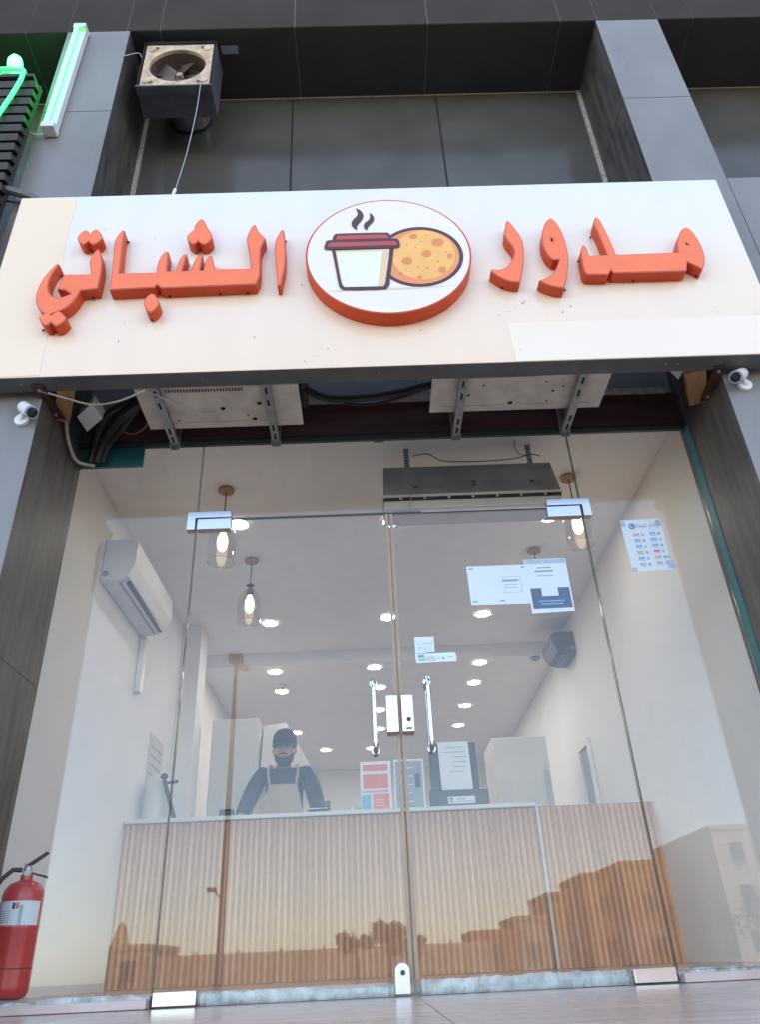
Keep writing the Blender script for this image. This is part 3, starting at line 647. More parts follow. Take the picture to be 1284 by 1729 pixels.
part(mb, 'reducer', 'foil', F)
du = part(MB().lathe((dcx, 0, dcz), [(drr+.002, -.165), (drr+.002, -.002)], 36, 'Y', cap=False), 'round_duct', 'duct', F, smooth=True)
part(MB().lathe((dcx, 0, dcz), [(drr+.003, -.02), (drr+.012, -.018), (drr+.012, -.001), (drr+.003, -.001)], 36, 'Y', cap=False), 'sealant_ring', 'black_rubber', du, smooth=True)
cable('fan_wire', 'grey wire hanging from the exhaust fan with white connector', 'wire', [(-1.20, fy-.014, 5.60), (-1.205, -.51, 5.2), (-1.23, -.51, 4.75), (-1.265, -.515, 4.38)], .004, 'galv')
wc = thing('wire_connector', 'white and red connector at the end of the fan wire', 'connector', (-1.265, -.515, 4.35))
part(MB().tube([(-1.265, -.515, 4.385), (-1.268, -.515, 4.375), (-1.275, -.515, 4.325), (-1.28, -.515, 4.29)], [.006, .011, .011, .006], 10), 'plug', 'cam_white', wc, smooth=True)
part(MB().tube([(-1.281, -.515, 4.288), (-1.30, -.515, 4.20)], .009, 8), 'red_lead', 'letter_side', wc, smooth=True)
cable('fan_strap', 'thin wire from the left pier to the exhaust fan box', 'wire', [onX(208, 95, XL+.002), (-1.70, -.50, 6.0), (fx0-.008, -.5, 5.93)], .004, 'galv')
tt = thing('wall_tape', 'torn grey tape stuck on the soffit right of the fan', 'tape', onZ(388, 76, ZS-.002))
p = onZ(372, 76, ZS-.002); q = onZ(402, 84, ZS-.002)
part(MB().box((p.x, q.y-.03, ZS-.004), (q.x, q.y+.03, ZS-.001)), 'tape_strip', 'print_grey', tt)

# ================================================================== GREEN LIGHTS AT THE LEFT
T = thing('tube_light', 'glowing green fluorescent tube fitting leaning on the left pier', 'tube light', (-2.13, YF, 4.93))
ta, tb = onY(77, 220, -.60), onY(134, 46, -.60); td = (tb-ta).normalized(); n = Vector((td.z, 0, -td.x))
def seg(a, b, w0, w1, y0, y1):
    mb = MB(); A = ta+td*a; Bq = ta+td*b
    vs = [Vector(((A+n*w0).x, y0, (A+n*w0).z)), Vector(((A+n*w1).x, y0, (A+n*w1).z)), Vector(((A+n*w1).x, y1, (A+n*w1).z)), Vector(((A+n*w0).x, y1, (A+n*w0).z))]
    ws = [Vector(((Bq+n*w0).x, y0, (Bq+n*w0).z)), Vector(((Bq+n*w1).x, y0, (Bq+n*w1).z)), Vector(((Bq+n*w1).x, y1, (Bq+n*w1).z)), Vector(((Bq+n*w0).x, y1, (Bq+n*w0).z))]
    return mb.hexa(vs, ws)
TL = (tb-ta).length
part(seg(.03, TL-.03, .005, .055, -.60, YF-.003), 'housing', 'lamp_white', T, bevel=.004)
part(seg(0, .055, -.03, .06, -.632, YF-.004), 'end_cap', 'lamp_white', T, bevel=.005)
part(seg(TL-.05, TL, -.03, .06, -.632, YF-.004), 'end_cap', 'lamp_white', T, bevel=.005)
A = ta+td*.05; Bq = ta+td*(TL-.045); off = -n*.004
part(MB().tube([Vector((A.x, -.618, A.z))+off, Vector((Bq.x, -.618, Bq.z))+off], .0155, 14), 'tube', 'green_tube', T, smooth=True)
cable('lamp_cable', 'white cable at the foot of the green tube fitting', 'cable', [(ta.x-.13, -.57, ta.z+.03), (ta.x-.06, -.575, ta.z-.01), (ta.x-.01, -.575, ta.z+.012)], .006, 'wire_white')
SC = thing('slatted_screen', 'black slatted screen with green lights on the neighbouring front', 'screen', (-2.6, -.66, 4.0))
sp = [onY(x, y, -.66) for x, y in ((72, 152), (22, 318))]
for k in range(17):
    z = 5.27-k*.098; part(MB().box((-3.6, -.70, z), (-2.245, -.64, z+.045), rx=R(25)), 'slat', 'slat_black', SC)
for x in (-2.262, -2.9, -3.55): part(box((x-.014, -.638, 3.6), (x+.014, -.60, 5.36)), 'upright', 'slat_black', SC)
part(box((-2.33, -.74, 3.55), (-2.255, -.59, 4.06)), 'corner_post', 'slat_black', SC)
part(box((-3.6, -.72, 5.33), (-2.26, -.60, 5.36)), 'shelf', 'slat_black', SC)
def green(x, label):
    t = thing('green_lamp', label, 'lamp', (x, -.66, 5.362), 'green bulbs on the slatted screen')
    part(MB().lathe((x, -.66, 5.362), [(.06, 0), (.068, .03), (.05, .08), (.02, .10)], 18), 'reflector', 'lamp_white', t, smooth=True)
    part(MB().lathe((x+.075, -.66, 5.362), [(.05, 0), (.058, .03), (.04, .08), (.01, .1)], 18), 'reflector', 'lamp_white', t, smooth=True)
    part(MB().lathe((x-.01, -.66, 5.464), [(.018, 0), (.022, .03), (.042, .09), (.05, .14), (.04, .18), (.015, .20)], 18), 'bulb', 'green_bulb', t, smooth=True)
green(-2.45, 'glowing green bulb nearest the tube light'); green(-2.64, 'glowing green bulb at the left picture edge')
cable('rope_light', 'glowing green rope light trailing down the slatted screen', 'rope light', [(-3.2, -.74, 5.372), (-2.7, -.745, 5.372), (-2.36, -.745, 5.37), (-2.315, -.745, 5.30), (-2.345, -.735, 5.1), (-2.40, -.735, 4.8), (-2.44, -.73, 4.5), (-2.50, -.73, 4.1)], .0145, 'green_rope')
cable('bundled_cable', 'grey taped cable bundle from the slatted screen to the sign', 'cable', [(-2.27, -.62, 4.28), (-2.19, -.61, 4.255), (-2.10, -.60, 4.22), (-2.02, -.60, 4.15), (-1.97, -.60, 4.07)], .026, 'sign_frame')
cable('bundled_cable', 'thin dark cable under the taped bundle at the sign corner', 'cable', [(-2.28, -.60, 4.20), (-2.05, -.59, 4.16), (-1.86, -.57, 4.13)], .007, 'black_rubber')

# ================================================================== INSIDE THE SHOP
# ceiling spots
def spot_proto():
    ring_m = MB().lathe((0, 0, 0), [(.062, -.002), (.064, -.008), (.082, -.006), (.086, 0)], 24, cap=False); ring_m.build('x', 'cam_white')
SP = [(403, 885, 0), (663, 880, 0), (928, 872, 0), (456, 1052, 0), (655, 1042, 0), (816, 1036, 0), (464, 1134, 1), (633, 1126, 1), (811, 1118, 1), (476, 1167, 1), (641, 1160, 1), (801, 1152, 1), (641, 1198, 1), (786, 1191, 1), (500, 1237, 1), (641, 1230, 1), (775, 1224, 1), (550, 1266, 1), (628, 1263, 1)]
wh = ['round ceiling downlight at the left of the row nearest the door', 'round ceiling downlight at the middle of the row nearest the door', 'round ceiling downlight at the right of the row nearest the door',
      'round ceiling downlight at the left of the second row', 'round ceiling downlight at the middle of the second row', 'round ceiling downlight below the white poster in the second row',
      'first downlight behind the ceiling step, left column', 'first downlight behind the ceiling step, middle column', 'first downlight behind the ceiling step, right column',
      'second downlight behind the ceiling step, left column', 'second downlight behind the ceiling step, middle column', 'second downlight behind the ceiling step, right column',
      'third downlight behind the ceiling step, middle column', 'third downlight behind the ceiling step, right column', 'downlight beside the cap of the man', 'fourth downlight behind the ceiling step, middle column', 'fourth downlight behind the ceiling step, right column',
      'farthest downlight left of the door handle', 'farthest downlight at the foot of the left door handle']
ring_me = lens_me = None
for (x, y, k), l in zip(SP, wh):
    p = onZ(x, y, 2.859 if k else 2.999)
    t = thing('ceiling_downlight', l, 'light', p, 'recessed ceiling downlights')
    if ring_me is None:
        a = MB().lathe((0, 0, 0), [(.070, -.001), (.072, -.007), (.086, -.006), (.092, -.0005)], 24, cap=False).build('trim_ring', 'cam_white', t, smooth=True); ring_me = a.data
        b = MB().lathe((0, 0, 0), [(.071, -.003), (.0005, -.0035)], 24, cap=False).build('lens', 'spot_glow', t); lens_me = b.data
    else:
        for nm, me in (('trim_ring', ring_me), ('lens', lens_me)):
            o = bpy.data.objects.new(nm, me); COL.objects.link(o); o.parent = t
# pendants
for (x, y, zb, l) in ((-1.097, .86, 2.47, 'glass jar pendant behind the left hinge'), (-1.075, 1.925, 2.49, 'glass jar pendant left, farther from the door'), (1.295, .854, 2.50, 'glass jar pendant behind the right hinge'), (1.241, 1.932, 2.49, 'glass jar pendant behind the posters')):
    t = thing('pendant_lamp', l, 'lamp', (x, y, 3.0), 'glass jar pendant lamps')
    part(MB().lathe((x, y, 2.999), [(.05, 0), (.055, -.008), (.055, -.022), (.02, -.026)], 24), 'ceiling_rose', 'rose_wood', t, smooth=True)
    part(MB().tube([(x, y, 2.975), (x, y, zb+.29)], .004, 6), 'cord', 'black_rubber', t)
    part(MB().lathe((x, y, zb), [(.012, .295), (.02, .28), (.034, .275), (.012, .265), (.012, .25), (.026, .24), (.03, .20), (.026, .19)], 16), 'socket', 'chrome_dark', t, smooth=True)
    part(MB().lathe((x, y, zb), [(.03, .245), (.06, .225), (.086, .17), (.094, .10), (.092, .02), (.086, -.04)], 24, cap=False), 'glass_jar', JAR, t, smooth=True)
    part(MB().lathe((x, y, zb), [(.0855, -.041), (.0925, -.043), (.0935, -.036), (.0865, -.034)], 24, cap=False), 'jar_rim', JAR, t, smooth=True)
    part(MB().lathe((x, y, zb), [(.016, .188), (.02, .17), (.032, .145), (.036, .105), (.030, .065), (.014, .045), (.001, .04)], 16), 'bulb', 'bulb_glow', t, smooth=True)
# air curtain over the door
A = thing('air_curtain', 'grey backed air curtain hung on straps above the door inside', 'air curtain', (.53, .5, 2.55))
x0, x1 = -.02, 1.09
part(MB().hexa([Vector((x0, .40, 2.615)), Vector((x1, .40, 2.615)), Vector((x1, .62, 2.60)), Vector((x0, .62, 2.60))], [Vector((x0+.01, .46, 2.86)), Vector((x1-.02, .46, 2.86)), Vector((x1-.02, .60, 2.86)), Vector((x0+.01, .60, 2.86))]), 'back_plate', 'appliance_grey', A, bevel=.004)
part(box((x0-.004, .396, 2.595), (x1+.004, .63, 2.613)), 'lip', 'worktop', A, bevel=.004)
part(box((x0, .402, 2.578), (x1, .62, 2.594)), 'air_slot', 'black_plastic', A)
part(box((x0+.002, .408, 2.52), (x1-.004, .63, 2.577)), 'front_cover', 'worktop', A, bevel=.008)
for k in range(7): part(box((x0+.1+k*.15, .400, 2.579), (x0+.115+k*.15, .41, 2.593)), 'slot_rib', 'worktop', A)
for k, (a, z) in enumerate(((.17, .67), (.54, .70), (.54, .675), (.91, .69))): part(box((a, .408, 2+z), (a+.025, .435, 2+z+.006)), 'screw_slot', 'dark_hole', A)
for x, l in ((.144, 'left perforated strap holding the air curtain'), (.94, 'right perforated strap holding the air curtain')):
    t = thing('perforated_strap', l, 'strap', (x, .45, 2.8), 'perforated hanging straps')
    part(MB().box((x-.016, .452, 2.80), (x-.006, .456, 3.0)).box((x+.006, .452, 2.80), (x+.016, .456, 3.0)), 'strap_edge', 'galv', t)
    for k in range(9): part(box((x-.0058, .4525, 2.805+k*.022), (x+.0058, .4555, 2.816+k*.022)), 'strap_bridge', 'galv', t)
    part(MB().box((x-.017, .4565, 2.80), (x+.017, .458, 3.0)), 'strap_backing', 'black_plastic', t)
cable('loose_wire', 'thin wire lying along the top of the air curtain', 'wire', [(.18, .44, 2.93), (.28, .42, 2.93), (.38, .42, 2.87), (.6, .44, 2.872), (.82, .43, 2.875), (.94, .42, 2.90), (1.0, .42, 2.885)], .0035, 'chrome_dark')
cable('loose_wire', 'thin wire dangling down the left end of the air curtain', 'wire', [(.15, .44, 2.84), (.13, .395, 2.76), (.12, .39, 2.66), (.15, .39, 2.58), (.13, .39, 2.52)], .003, 'silicone')
cable('loose_wire', 'thin wire dropping from the ceiling by the right strap', 'wire', [(.85, .40, 3.0), (.845, .40, 2.95), (.87, .41, 2.90), (.93, .42, 2.885)], .003, 'chrome_dark')
t = thing('ceiling_socket', 'small grey fitting on the ceiling left of the air curtain', 'fitting', (-.04, .29, 3.0))
part(box((-.07, .26, 2.965), (.0, .33, 2.999)), 'fitting_body', 'appliance_grey', t, bevel=.004); part(MB().lathe((-.035, .295, 2.9645), [(.018, -.004), (.02, 0)], 14), 'fitting_eye', 'black_plastic', t)

# wall air conditioners
def split_ac(X, s, y0, y1, z0, z1, m, label):
    t = thing('wall_air_conditioner', label, 'air conditioner', (X, (y0+y1)/2, z0)); d = .23*s
    prof = [(0, z1), (.19, z1), (.225, z1-.03), (.225, z0+.12), (.18, z0+.03), (.10, z0), (0, z0)]
    mb = MB(); n_ = len(prof)
    for y in (y0, y1): mb.v += [(X+s*a, y, z) for a, z in prof]
    mb.f += [tuple(range(n_)), tuple(range(2*n_-1, n_-1, -1))]+[(i, (i+1) % n_, n_+(i+1) % n_, n_+i) for i in range(n_)]; mb.mi += [0]*(n_+2)
    b = part(mb, 'casing', m, t, bevel=.008)
    part(MB().box((X+s*.105, y0+.06, z0+.004), (X+s*.185, y1-.06, z0+.02), rx=0), 'outlet', 'black_plastic', t)
    def strip(a, za, b_, zb, name, mm):
        e = .004; part(MB().hexa([Vector((X+s*a, y0+.05, za-e)), Vector((X+s*b_, y0+.05, zb-e)), Vector((X+s*b_, y1-.05, zb-e)), Vector((X+s*a, y1-.05, za-e))], [Vector((X+s*a, y0+.05, za+.006)), Vector((X+s*b_, y0+.05, zb+.006)), Vector((X+s*b_, y1-.05, zb+.006)), Vector((X+s*a, y1-.05, za+.006))]), name, mm, t)
    strip(.115, z0+.001, .13, z0+.006, 'vent_slot', 'print_grey'); strip(.165, z0+.018, .18, z0+.024, 'vent_slot', 'print_grey'); strip(.132, z0-.001, .163, z0+.012, 'flap', m)
    part(MB().lathe((X+s*.03, y0-.001, z0+.05), [(.022, -.003), (.022, .001)], 16, 'Y'), 'pipe_knockout', 'print_grey', t)
    return t
split_ac(-1.918, 1, .98, 1.98, 2.39, 2.70, 'cam_white', 'white split air conditioner high on the left wall')
split_ac(1.848, -1, 3.36, 3.80, 2.62, 2.84, 'dark_unit', 'dark grey split air conditioner high on the right wall')
t = thing('pipe_trunking', 'white pipe trunking running down from the left wall air conditioner', 'trunking', (-1.918, 2.02, 2.0))
part(MB().box((-1.917, 1.97, 1.95), (-1.87, 2.04, 2.42)), 'trunk', 'cam_white', t, bevel=.005); part(MB().box((-1.917, 1.965, 2.36), (-1.866, 2.045, 2.38)), 'trunk_clip', 'appliance', t)

# serving counter with vertical slats
CY, CT = 2.15, 1.045
K = thing('serving_counter', 'long serving counter faced with vertical beige wooden slats', 'counter', (0, CY, IFL))
part(box((-1.915, CY+.012, IFL+.001), (1.0, CY+.55, CT-.001)), 'body', 'slat_gap', K)
part(box((1.026, CY+.012, IFL+.001), (1.845, CY+.10, CT+.004)), 'end_panel', 'slat_gap', K)
part(box((-1.916, CY-.03, CT), (1.005, CY+.58, CT+.028)), 'worktop', 'worktop', K, bevel=.004)
part(box((1.003, CY-.006, IFL+.001), (1.024, CY+.03, CT-.002)), 'corner_trim', 'trim_light', K)
SLM = ['slat_wood', 'slat_wood_pale', 'slat_wood_dark']; mat('slat_wood_pale', (.76, .45, .30), .5, var=.12, scale=3, stretch=(1, 1, .5)); mat('slat_wood_dark', (.66, .365, .23), .55, var=.14, scale=3, stretch=(1, 1, .5))
sm = None; x = -1.905
while x < 1.84:
    if not (.975 < x < 1.03):
        z1 = CT-.004 if x < 1 else CT+.006
        if sm is None:
            o = MB().add([(a, b, z) for z in (0, CT-.004-IFL-.002) for a, b in ((0, .0117), (.003, .004), (.009, 0), (.015, 0), (.021, .004), (.024, .0117))], [(0, 1, 7, 6), (1, 2, 8, 7), (2, 3, 9, 8), (3, 4, 10, 9), (4, 5, 11, 10), (5, 4, 3, 2, 1, 0), (6, 7, 8, 9, 10, 11)]).build('slat', 'slat_wood', K); sm = o.data
        else: o = bpy.data.objects.new('slat', sm); COL.objects.link(o); o.parent = K
        o.location = (x, 0, .002); o.material_slots[0].link = 'OBJECT'; o.material_slots[0].material = MATS[random.choice(SLM)]
    x += .0415
# things on the counter
def standee(x0, x1, z0, z1, y, m, label, cat, name, draw=None, lean=.03):
    t = thing(name, label, cat, ((x0+x1)/2, y, z0))
    part(box((x0, y, z0), (x1, y+.006, z1)), 'board', m, t); 
    part(box((x0+.02, y-.03, z0), (x1-.02, y+.07, z0+.006)), 'foot', 'appliance', t) if False else None
    return t
zc = CT+.0285
def rp(x0, z0, x1, z1, y, m, parent, name='printed_block'): return part(box((x0, y-.0022, z0), (x1, y-.0006, z1)), name, m, parent)
t = standee(-.245, -.012, zc, 1.442, 2.3, 'paper', 'red and white menu card standing on the counter', 'menu', 'menu_card')
for a, b, c, d in ((.02, .30, .21, .345), (.02, .175, .21, .275), (.09, .01, .215, .135)): rp(-.245+a, zc+b, -.245+c, zc+d, 2.3, 'paper_red', t)
rp(-.235, zc+.145, -.03, zc+.16, 2.3, 'print_pink', t); rp(-.24, zc+.01, -.17, zc+.13, 2.3, 'print_lblue', t)
for k in range(3): rp(-.21+k*.06, zc+.283, -.17+k*.06, zc+.292, 2.3, 'paper', t); rp(-.14, zc+.05+k*.02, -.07, zc+.054+k*.02, 2.2985, 'paper', t)
t = standee(.010, .236, zc, 1.45, 2.31, 'paper', 'blue grey picture menu card behind the door seam', 'menu', 'menu_card')
rp(.022, zc+.02, .224, 1.435, 2.31, 'print_grey', t)
for k in range(5): rp(.04, zc+.06+k*.06, .08, zc+.085+k*.06, 2.3085, 'print_pink', t); rp(.10, zc+.07+k*.06, .15, zc+.076+k*.06, 2.3085, 'paper', t)
rp(.165, zc+.17, .205, zc+.27, 2.3085, 'paper_navy', t)
M = thing('till_monitor', 'black till monitor behind a white notice on the counter', 'monitor', (.47, 2.34, zc))
part(box((.285, 2.36, 1.225), (.65, 2.39, 1.57)), 'screen_back', 'black_plastic', M, bevel=.006); part(box((.42, 2.392, zc), (.52, 2.42, 1.3)), 'stand', 'black_plastic', M); part(box((.36, 2.34, zc), (.58, 2.48, zc+.012)), 'stand_base', 'black_plastic', M)
t = thing('notice_sheet', 'white printed notice taped to the back of the till monitor', 'notice', (.47, 2.33, 1.21))
part(MB().hexa([Vector((.365, 2.348, 1.21)), Vector((.60, 2.348, 1.21)), Vector((.60, 2.351, 1.21)), Vector((.365, 2.351, 1.21))], [Vector((.357, 2.345, 1.575)), Vector((.592, 2.345, 1.575)), Vector((.592, 2.348, 1.575)), Vector((.357, 2.348, 1.575))]), 'sheet', 'paper', t)
for k, (a, b) in enumerate(((.41, .55), (.40, .56), (.46, .58), (.46, .57), (.47, .56), (.44, .55))): rp(a, 1.53-k*.036, b, 1.536-k*.036, 2.3455, 'tape_grey', t)
Q = thing('cash_drawer', 'black cash drawer with payment sticker on the counter', 'till', (.48, 2.3, zc))
part(box((.265, 2.30, zc), (.705, 2.338, 1.215)), 'drawer_case', 'black_plastic', Q, bevel=.008); st = part(box((.40, 2.297, 1.115), (.60, 2.299, 1.165)), 'sticker', 'paper', Q)
rp(.41, 1.143, .44, 1.158, 2.297, 'print_blue', st); rp(.41, 1.123, .44, 1.138, 2.297, 'print_green', st); rp(.46, 1.128, .59, 1.132, 2.297, 'print_grey', st); rp(.46, 1.144, .53, 1.150, 2.297, 'print_grey', st)
for nm, l, x, m in (('tub', 'small white tub on the counter left of the red menu', -.31, 'paper'), ('tub', 'small green tub on the counter touching the red menu', -.265, 'print_green')):
    t = thing(nm, l, 'tub', (x, 2.34, zc)); part(MB().lathe((x, 2.36, zc), [(.017, 0), (.02, .05)], 14), 'cup', m, t, smooth=True); part(MB().lathe((x, 2.36, zc+.0505), [(.021, 0), (.021, .006)], 14), 'lid', m, t)
# juice press at the left end
J = thing('juice_press', 'grey countertop press with dark lever at the left end', 'machine', (-1.72, 2.45, zc))
part(MB().lathe((-1.80, 2.48, zc), [(.10, 0), (.10, .25), (.085, .34), (.05, .37)], 20), 'tank', 'appliance', J, smooth=True)
part(MB().tube([(-1.72, 2.36, zc+.31), (-1.67, 2.36, zc+.16), (-1.62, 2.36, zc+.03)], .016, 8), 'lever', 'shirt', J, smooth=True)
part(MB().lathe((-1.725, 2.36, zc+.32), [(.02, 0), (.03, .02), (.015, .04)], 12), 'knob', 'shirt', J, smooth=True)
part(box((-1.74, 2.33, zc), (-1.60, 2.40, zc+.03)), 'foot', 'shirt', J, bevel=.006)
part(MB().tube([(-1.70, 2.36, zc+.29), (-1.62, 2.37, zc+.30)], .012, 8), 'spout', 'shirt', J, smooth=True)
t = thing('wall_poster', 'grey poster on the left wall above the juice press', 'poster', (-1.917, 2.75, 1.5))
part(box((-1.917, 2.55, 1.35), (-1.914, 2.95, 1.80)), 'sheet', 'trim_light', t)
for k in range(5): part(box((-1.9135, 2.60, 1.42+k*.07), (-1.913, 2.90, 1.435+k*.07)), 'printed_line', 'print_grey', t)
t = thing('scale', 'dark kitchen scale in front of the man on the counter', 'scale', (-.60, 2.42, zc))
part(box((-.66, 2.36, zc), (-.47, 2.52, zc+.045)), 'base', 'black_plastic', t, bevel=.008); part(box((-.64, 2.37, zc+.06), (-.50, 2.5, zc+.068)), 'pan', 'galv', t); part(box((-.58, 2.42, zc+.045), (-.55, 2.45, zc+.06)), 'stem', 'galv', t); part(box((-.52, 2.40, zc+.069), (-.48, 2.48, zc+.12)), 'display', 'black_plastic', t)
t = thing('card_terminal', 'black box by the left hand of the man', 'terminal', (-1.25, 2.45, zc))
part(box((-1.30, 2.38, zc), (-1.20, 2.50, zc+.09)), 'case', 'black_plastic', t, bevel=.008); part(box((-1.29, 2.377, zc+.03), (-1.21, 2.379, zc+.08)), 'screen', 'cam_lens', t)
t = thing('dough_tray', 'pale tray of dough on the counter before the man', 'tray', (-.98, 2.45, zc))
part(MB().box((-1.10, 2.38, zc), (-.74, 2.56, zc+.012)), 'tray_base', 'appliance', t, bevel=.003); part(MB().lathe((-.93, 2.47, zc+.0125), [(.09, 0), (.085, .018), (.03, .026)], 18), 'dough', 'worktop', t, smooth=True)
# tall appliances behind
def cab(x0, x1, y0, y1, z1, m, label, name, cat):
    t = thing(name, label, cat, ((x0+x1)/2, y0, IFL))
    part(box((x0, y0+.03, IFL+.002), (x1, y1, z1)), 'carcass', m, t, bevel=.01)
    part(box((x0+.006, y0, IFL+.08), (x1-.006, y0+.028, z1-.01)), 'door', m, t, bevel=.008)
    part(box((x1-.06, y0-.03, 1.1), (x1-.035, y0-.001, 1.6)), 'handle', 'galv', t, bevel=.004)
cab(-1.66, -1.215, 3.62, 4.25, 2.20, 'appliance', 'tall white fridge behind the counter at left', 'fridge', 'fridge')
cab(.98, 1.49, 3.62, 4.25, 1.92, 'worktop', 'tall beige fridge behind the counter at right', 'fridge', 'fridge')
t = thing('extractor_hood', 'pale grey extractor hood behind the head of the man', 'hood', (-1.0, 3.9, 1.69))
part(MB().hexa([Vector(p) for p in ((-1.20, 3.70, 1.69), (-.70, 3.70, 1.69), (-.70, 4.3, 1.69), (-1.20, 4.3, 1.69))], [Vector(p) for p in ((-1.20, 3.85, 2.18), (-.98, 3.85, 2.20), (-.98, 4.3, 2.20), (-1.20, 4.3, 2.18))]), 'canopy', 'appliance', t, bevel=.006)
part(box((-1.19, 3.69, 1.65), (-.71, 4.28, 1.688)), 'rim', 'appliance_grey', t)
t = thing('side_door', 'dark doorway in the right wall behind the counter', 'doorway', (1.85, 3.9, IFL))
part(box((1.838, 3.50, IFL+.001), (1.848, 3.8, 1.78)), 'door_leaf', 'print_grey', t); part(MB().box((1.82, 3.44, IFL+.001), (1.847, 3.495, 1.84)).box((1.82, 3.805, IFL+.001), (1.847, 3.86, 1.84)).box((1.82, 3.4955, 1.785), (1.847, 3.8045, 1.84)), 'door_frame', 'wall_int', t); part(MB().lathe((1.83, 3.58, 1.05), [(.02, -.01), (.02, .01)], 12, 'X'), 'door_knob', 'galv', t)
for x, y, l in ((477, 1157, 'white dome detector on the rear ceiling at left'), (905, 1110, 'dark dome detector on the rear ceiling at right')):
    p = onZ(x, y, 2.858); t = thing('ceiling_detector', l, 'detector', p, 'ceiling detectors')
    part(MB().lathe(p, [(.05, 0), (.05, -.015), (.03, -.03)], 16), 'base', 'cam_white' if x < 500 else 'print_grey', t, smooth=True); part(MB().lathe(p-Vector((0, 0, .0305)), [(.02, 0), (.012, -.012)], 12), 'sensor', 'print_grey', t, smooth=True)

# ------------------------------------------------------------------ posters on the glass
PY = .0165
def poster(quad, m, label, cat, name):
    q = [P2(onY(x, y, PY)) for x, y in quad]; c = sum(q, Vector((0, 0)))/4
    t = thing(name, label, cat, (c.x, PY, c.y)); part(slab([q], PY, PY+.0012), 'sheet', m, t)
    U = (q[1]-q[0]); V = (q[3]-q[0])
    def blk(u0, v0, u1, v1, mm, lvl=1, nm='printed_block'):
        L = [q[0]+U*u+V*v for u, v in ((u0, v0), (u1, v0), (u1, v1), (u0, v1))]
        part(slab([L], PY-.0008*lvl, PY-.0008*lvl+.0005), nm, mm, t)
    return t, blk, (lambda u, v: q[0]+U*u+V*v)
t, bk, at = poster(((788, 957), (890, 953), (899, 1019), (797, 1022)), 'paper', 'white landscape sheet taped to the right door, lower left of the pair', 'poster', 'paper_notice')
for u, v in ((.03, .05), (.9, .05), (.03, .9), (.47, .9)): bk(u, v, u+.08, v+.035, 'print_grey')
bk(.52, .30, .86, .31, 'tape_grey'); bk(.85, .31, .86, .72, 'tape_grey'); bk(.52, .71, .85, .72, 'tape_grey')
bk(.55, .38, .82, .43, 'print_grey'); bk(.58, .5, .8, .52, 'tape_grey'); bk(.56, .58, .78, .60, 'tape_grey')
PY -= .002
t, bk, at = poster(((884, 945), (955, 942), (972, 1031), (900, 1036)), 'paper', 'portrait sheet with navy lower block taped over the landscape sheet', 'poster', 'paper_notice')
bk(.02, .01, .98, .09, 'tape_grey'); bk(.28, .16, .62, .18, 'print_grey'); bk(.22, .22, .66, .25, 'print_grey'); bk(.28, .31, .64, .33, 'tape_grey')
bk(.05, .55, .95, .92, 'paper_navy'); bk(.30, .52, .68, .70, 'paper', 2); bk(.2, .78, .8, .80, 'print_lblue', 2); bk(.25, .83, .75, .85, 'print_lblue', 2)
PY += .002
t, bk, at = poster(((1047, 879), (1115, 876), (1138, 962), (1070, 965)), 'paper', 'pale blue list poster with phone icon taped at the right side pane', 'poster', 'paper_notice')
for (u0, v0, u1, v1) in ((0, .02, .11, .12), (.86, .02, .98, .13), (.86, .82, 1.03, .97), (-.01, .93, .12, 1.0), (.88, .72, .98, .78)): bk(u0, v0, u1, v1, 'tape_grey', 2, 'tape')
c = at(.26, .13); part(slab([ring(c.x, c.y, .019, n=20)], PY-.0016, PY-.0012), 'phone_icon', 'print_blue', t)
c2 = c+Vector((-.002, .001)); part(MB().tube([(c2.x-.007, PY-.0022, c2.y+.008), (c2.x-.008, PY-.0022, c2.y-.002), (c2.x-.001, PY-.0022, c2.y-.009), (c2.x+.008, PY-.0022, c2.y-.008)], .0022, 6), 'phone_handset', 'paper', t)
p = at(.62, .12); text(shape_ar('ارقام تهمك'), .034, 'print_grey', t, (p.x, PY-.0012, p.y))
cols = ['print_pink', 'print_lblue', 'print_blue', 'print_blue', 'print_lblue', 'print_lblue', 'print_pink', 'paper_red', 'print_blue', 'print_pink', 'print_pink', 'print_pink']
for k in range(6):
    for j in range(2):
        u = .24+.40*j-.005*k; v = .27+.115*k-.012*j; mm = cols[2*k+j]; tc = MATS
        bk(u, v, u+.15, v+.052, 'print_lblue' if mm in ('print_blue',) else mm); bk(u, v+.065, u+.16, v+.075, 'tape_grey'); bk(u+.20, v+.01, u+.26, v+.06, 'print_grey' if (k+j) % 2 else 'tape_grey')
t, bk, at = poster(((700, 1076), (733, 1075), (735, 1100), (702, 1104)), 'paper', 'small white push or pull sticker beside the door seam', 'sticker', 'door_sticker')
p = at(.56, .35); text(shape_ar('اسحب'), .030, 'tape_grey', t, (p.x, PY-.0006, p.y)); p = at(.5, .72); text('PULL', .032, 'tape_grey', t, (p.x, PY-.0006, p.y))
t, bk, at = poster(((702, 1104.5), (770, 1101), (772, 1116), (704, 1119.5)), 'print_white', 'long payment sticker with blue and green bars under the pull sticker', 'sticker', 'door_sticker')
bk(.06, .12, .22, .42, 'print_blue'); bk(.06, .52, .22, .82, 'print_green')
p = at(.35, .33); text(shape_ar('مدى'), .026, 'print_spot', t, (p.x, PY-.0006, p.y)); p = at(.35, .68); text('mada', .026, 'print_grey', t, (p.x, PY-.0006, p.y)); bk(.50, .55, .60, .62, 'print_lblue'); p = at(.68, .6); part(slab([ring(p.x, p.y, .006, n=14)], PY-.0012, PY-.0008), 'round_mark', 'print_blue', t); bk(.78, .45, .92, .52, 'print_grey')

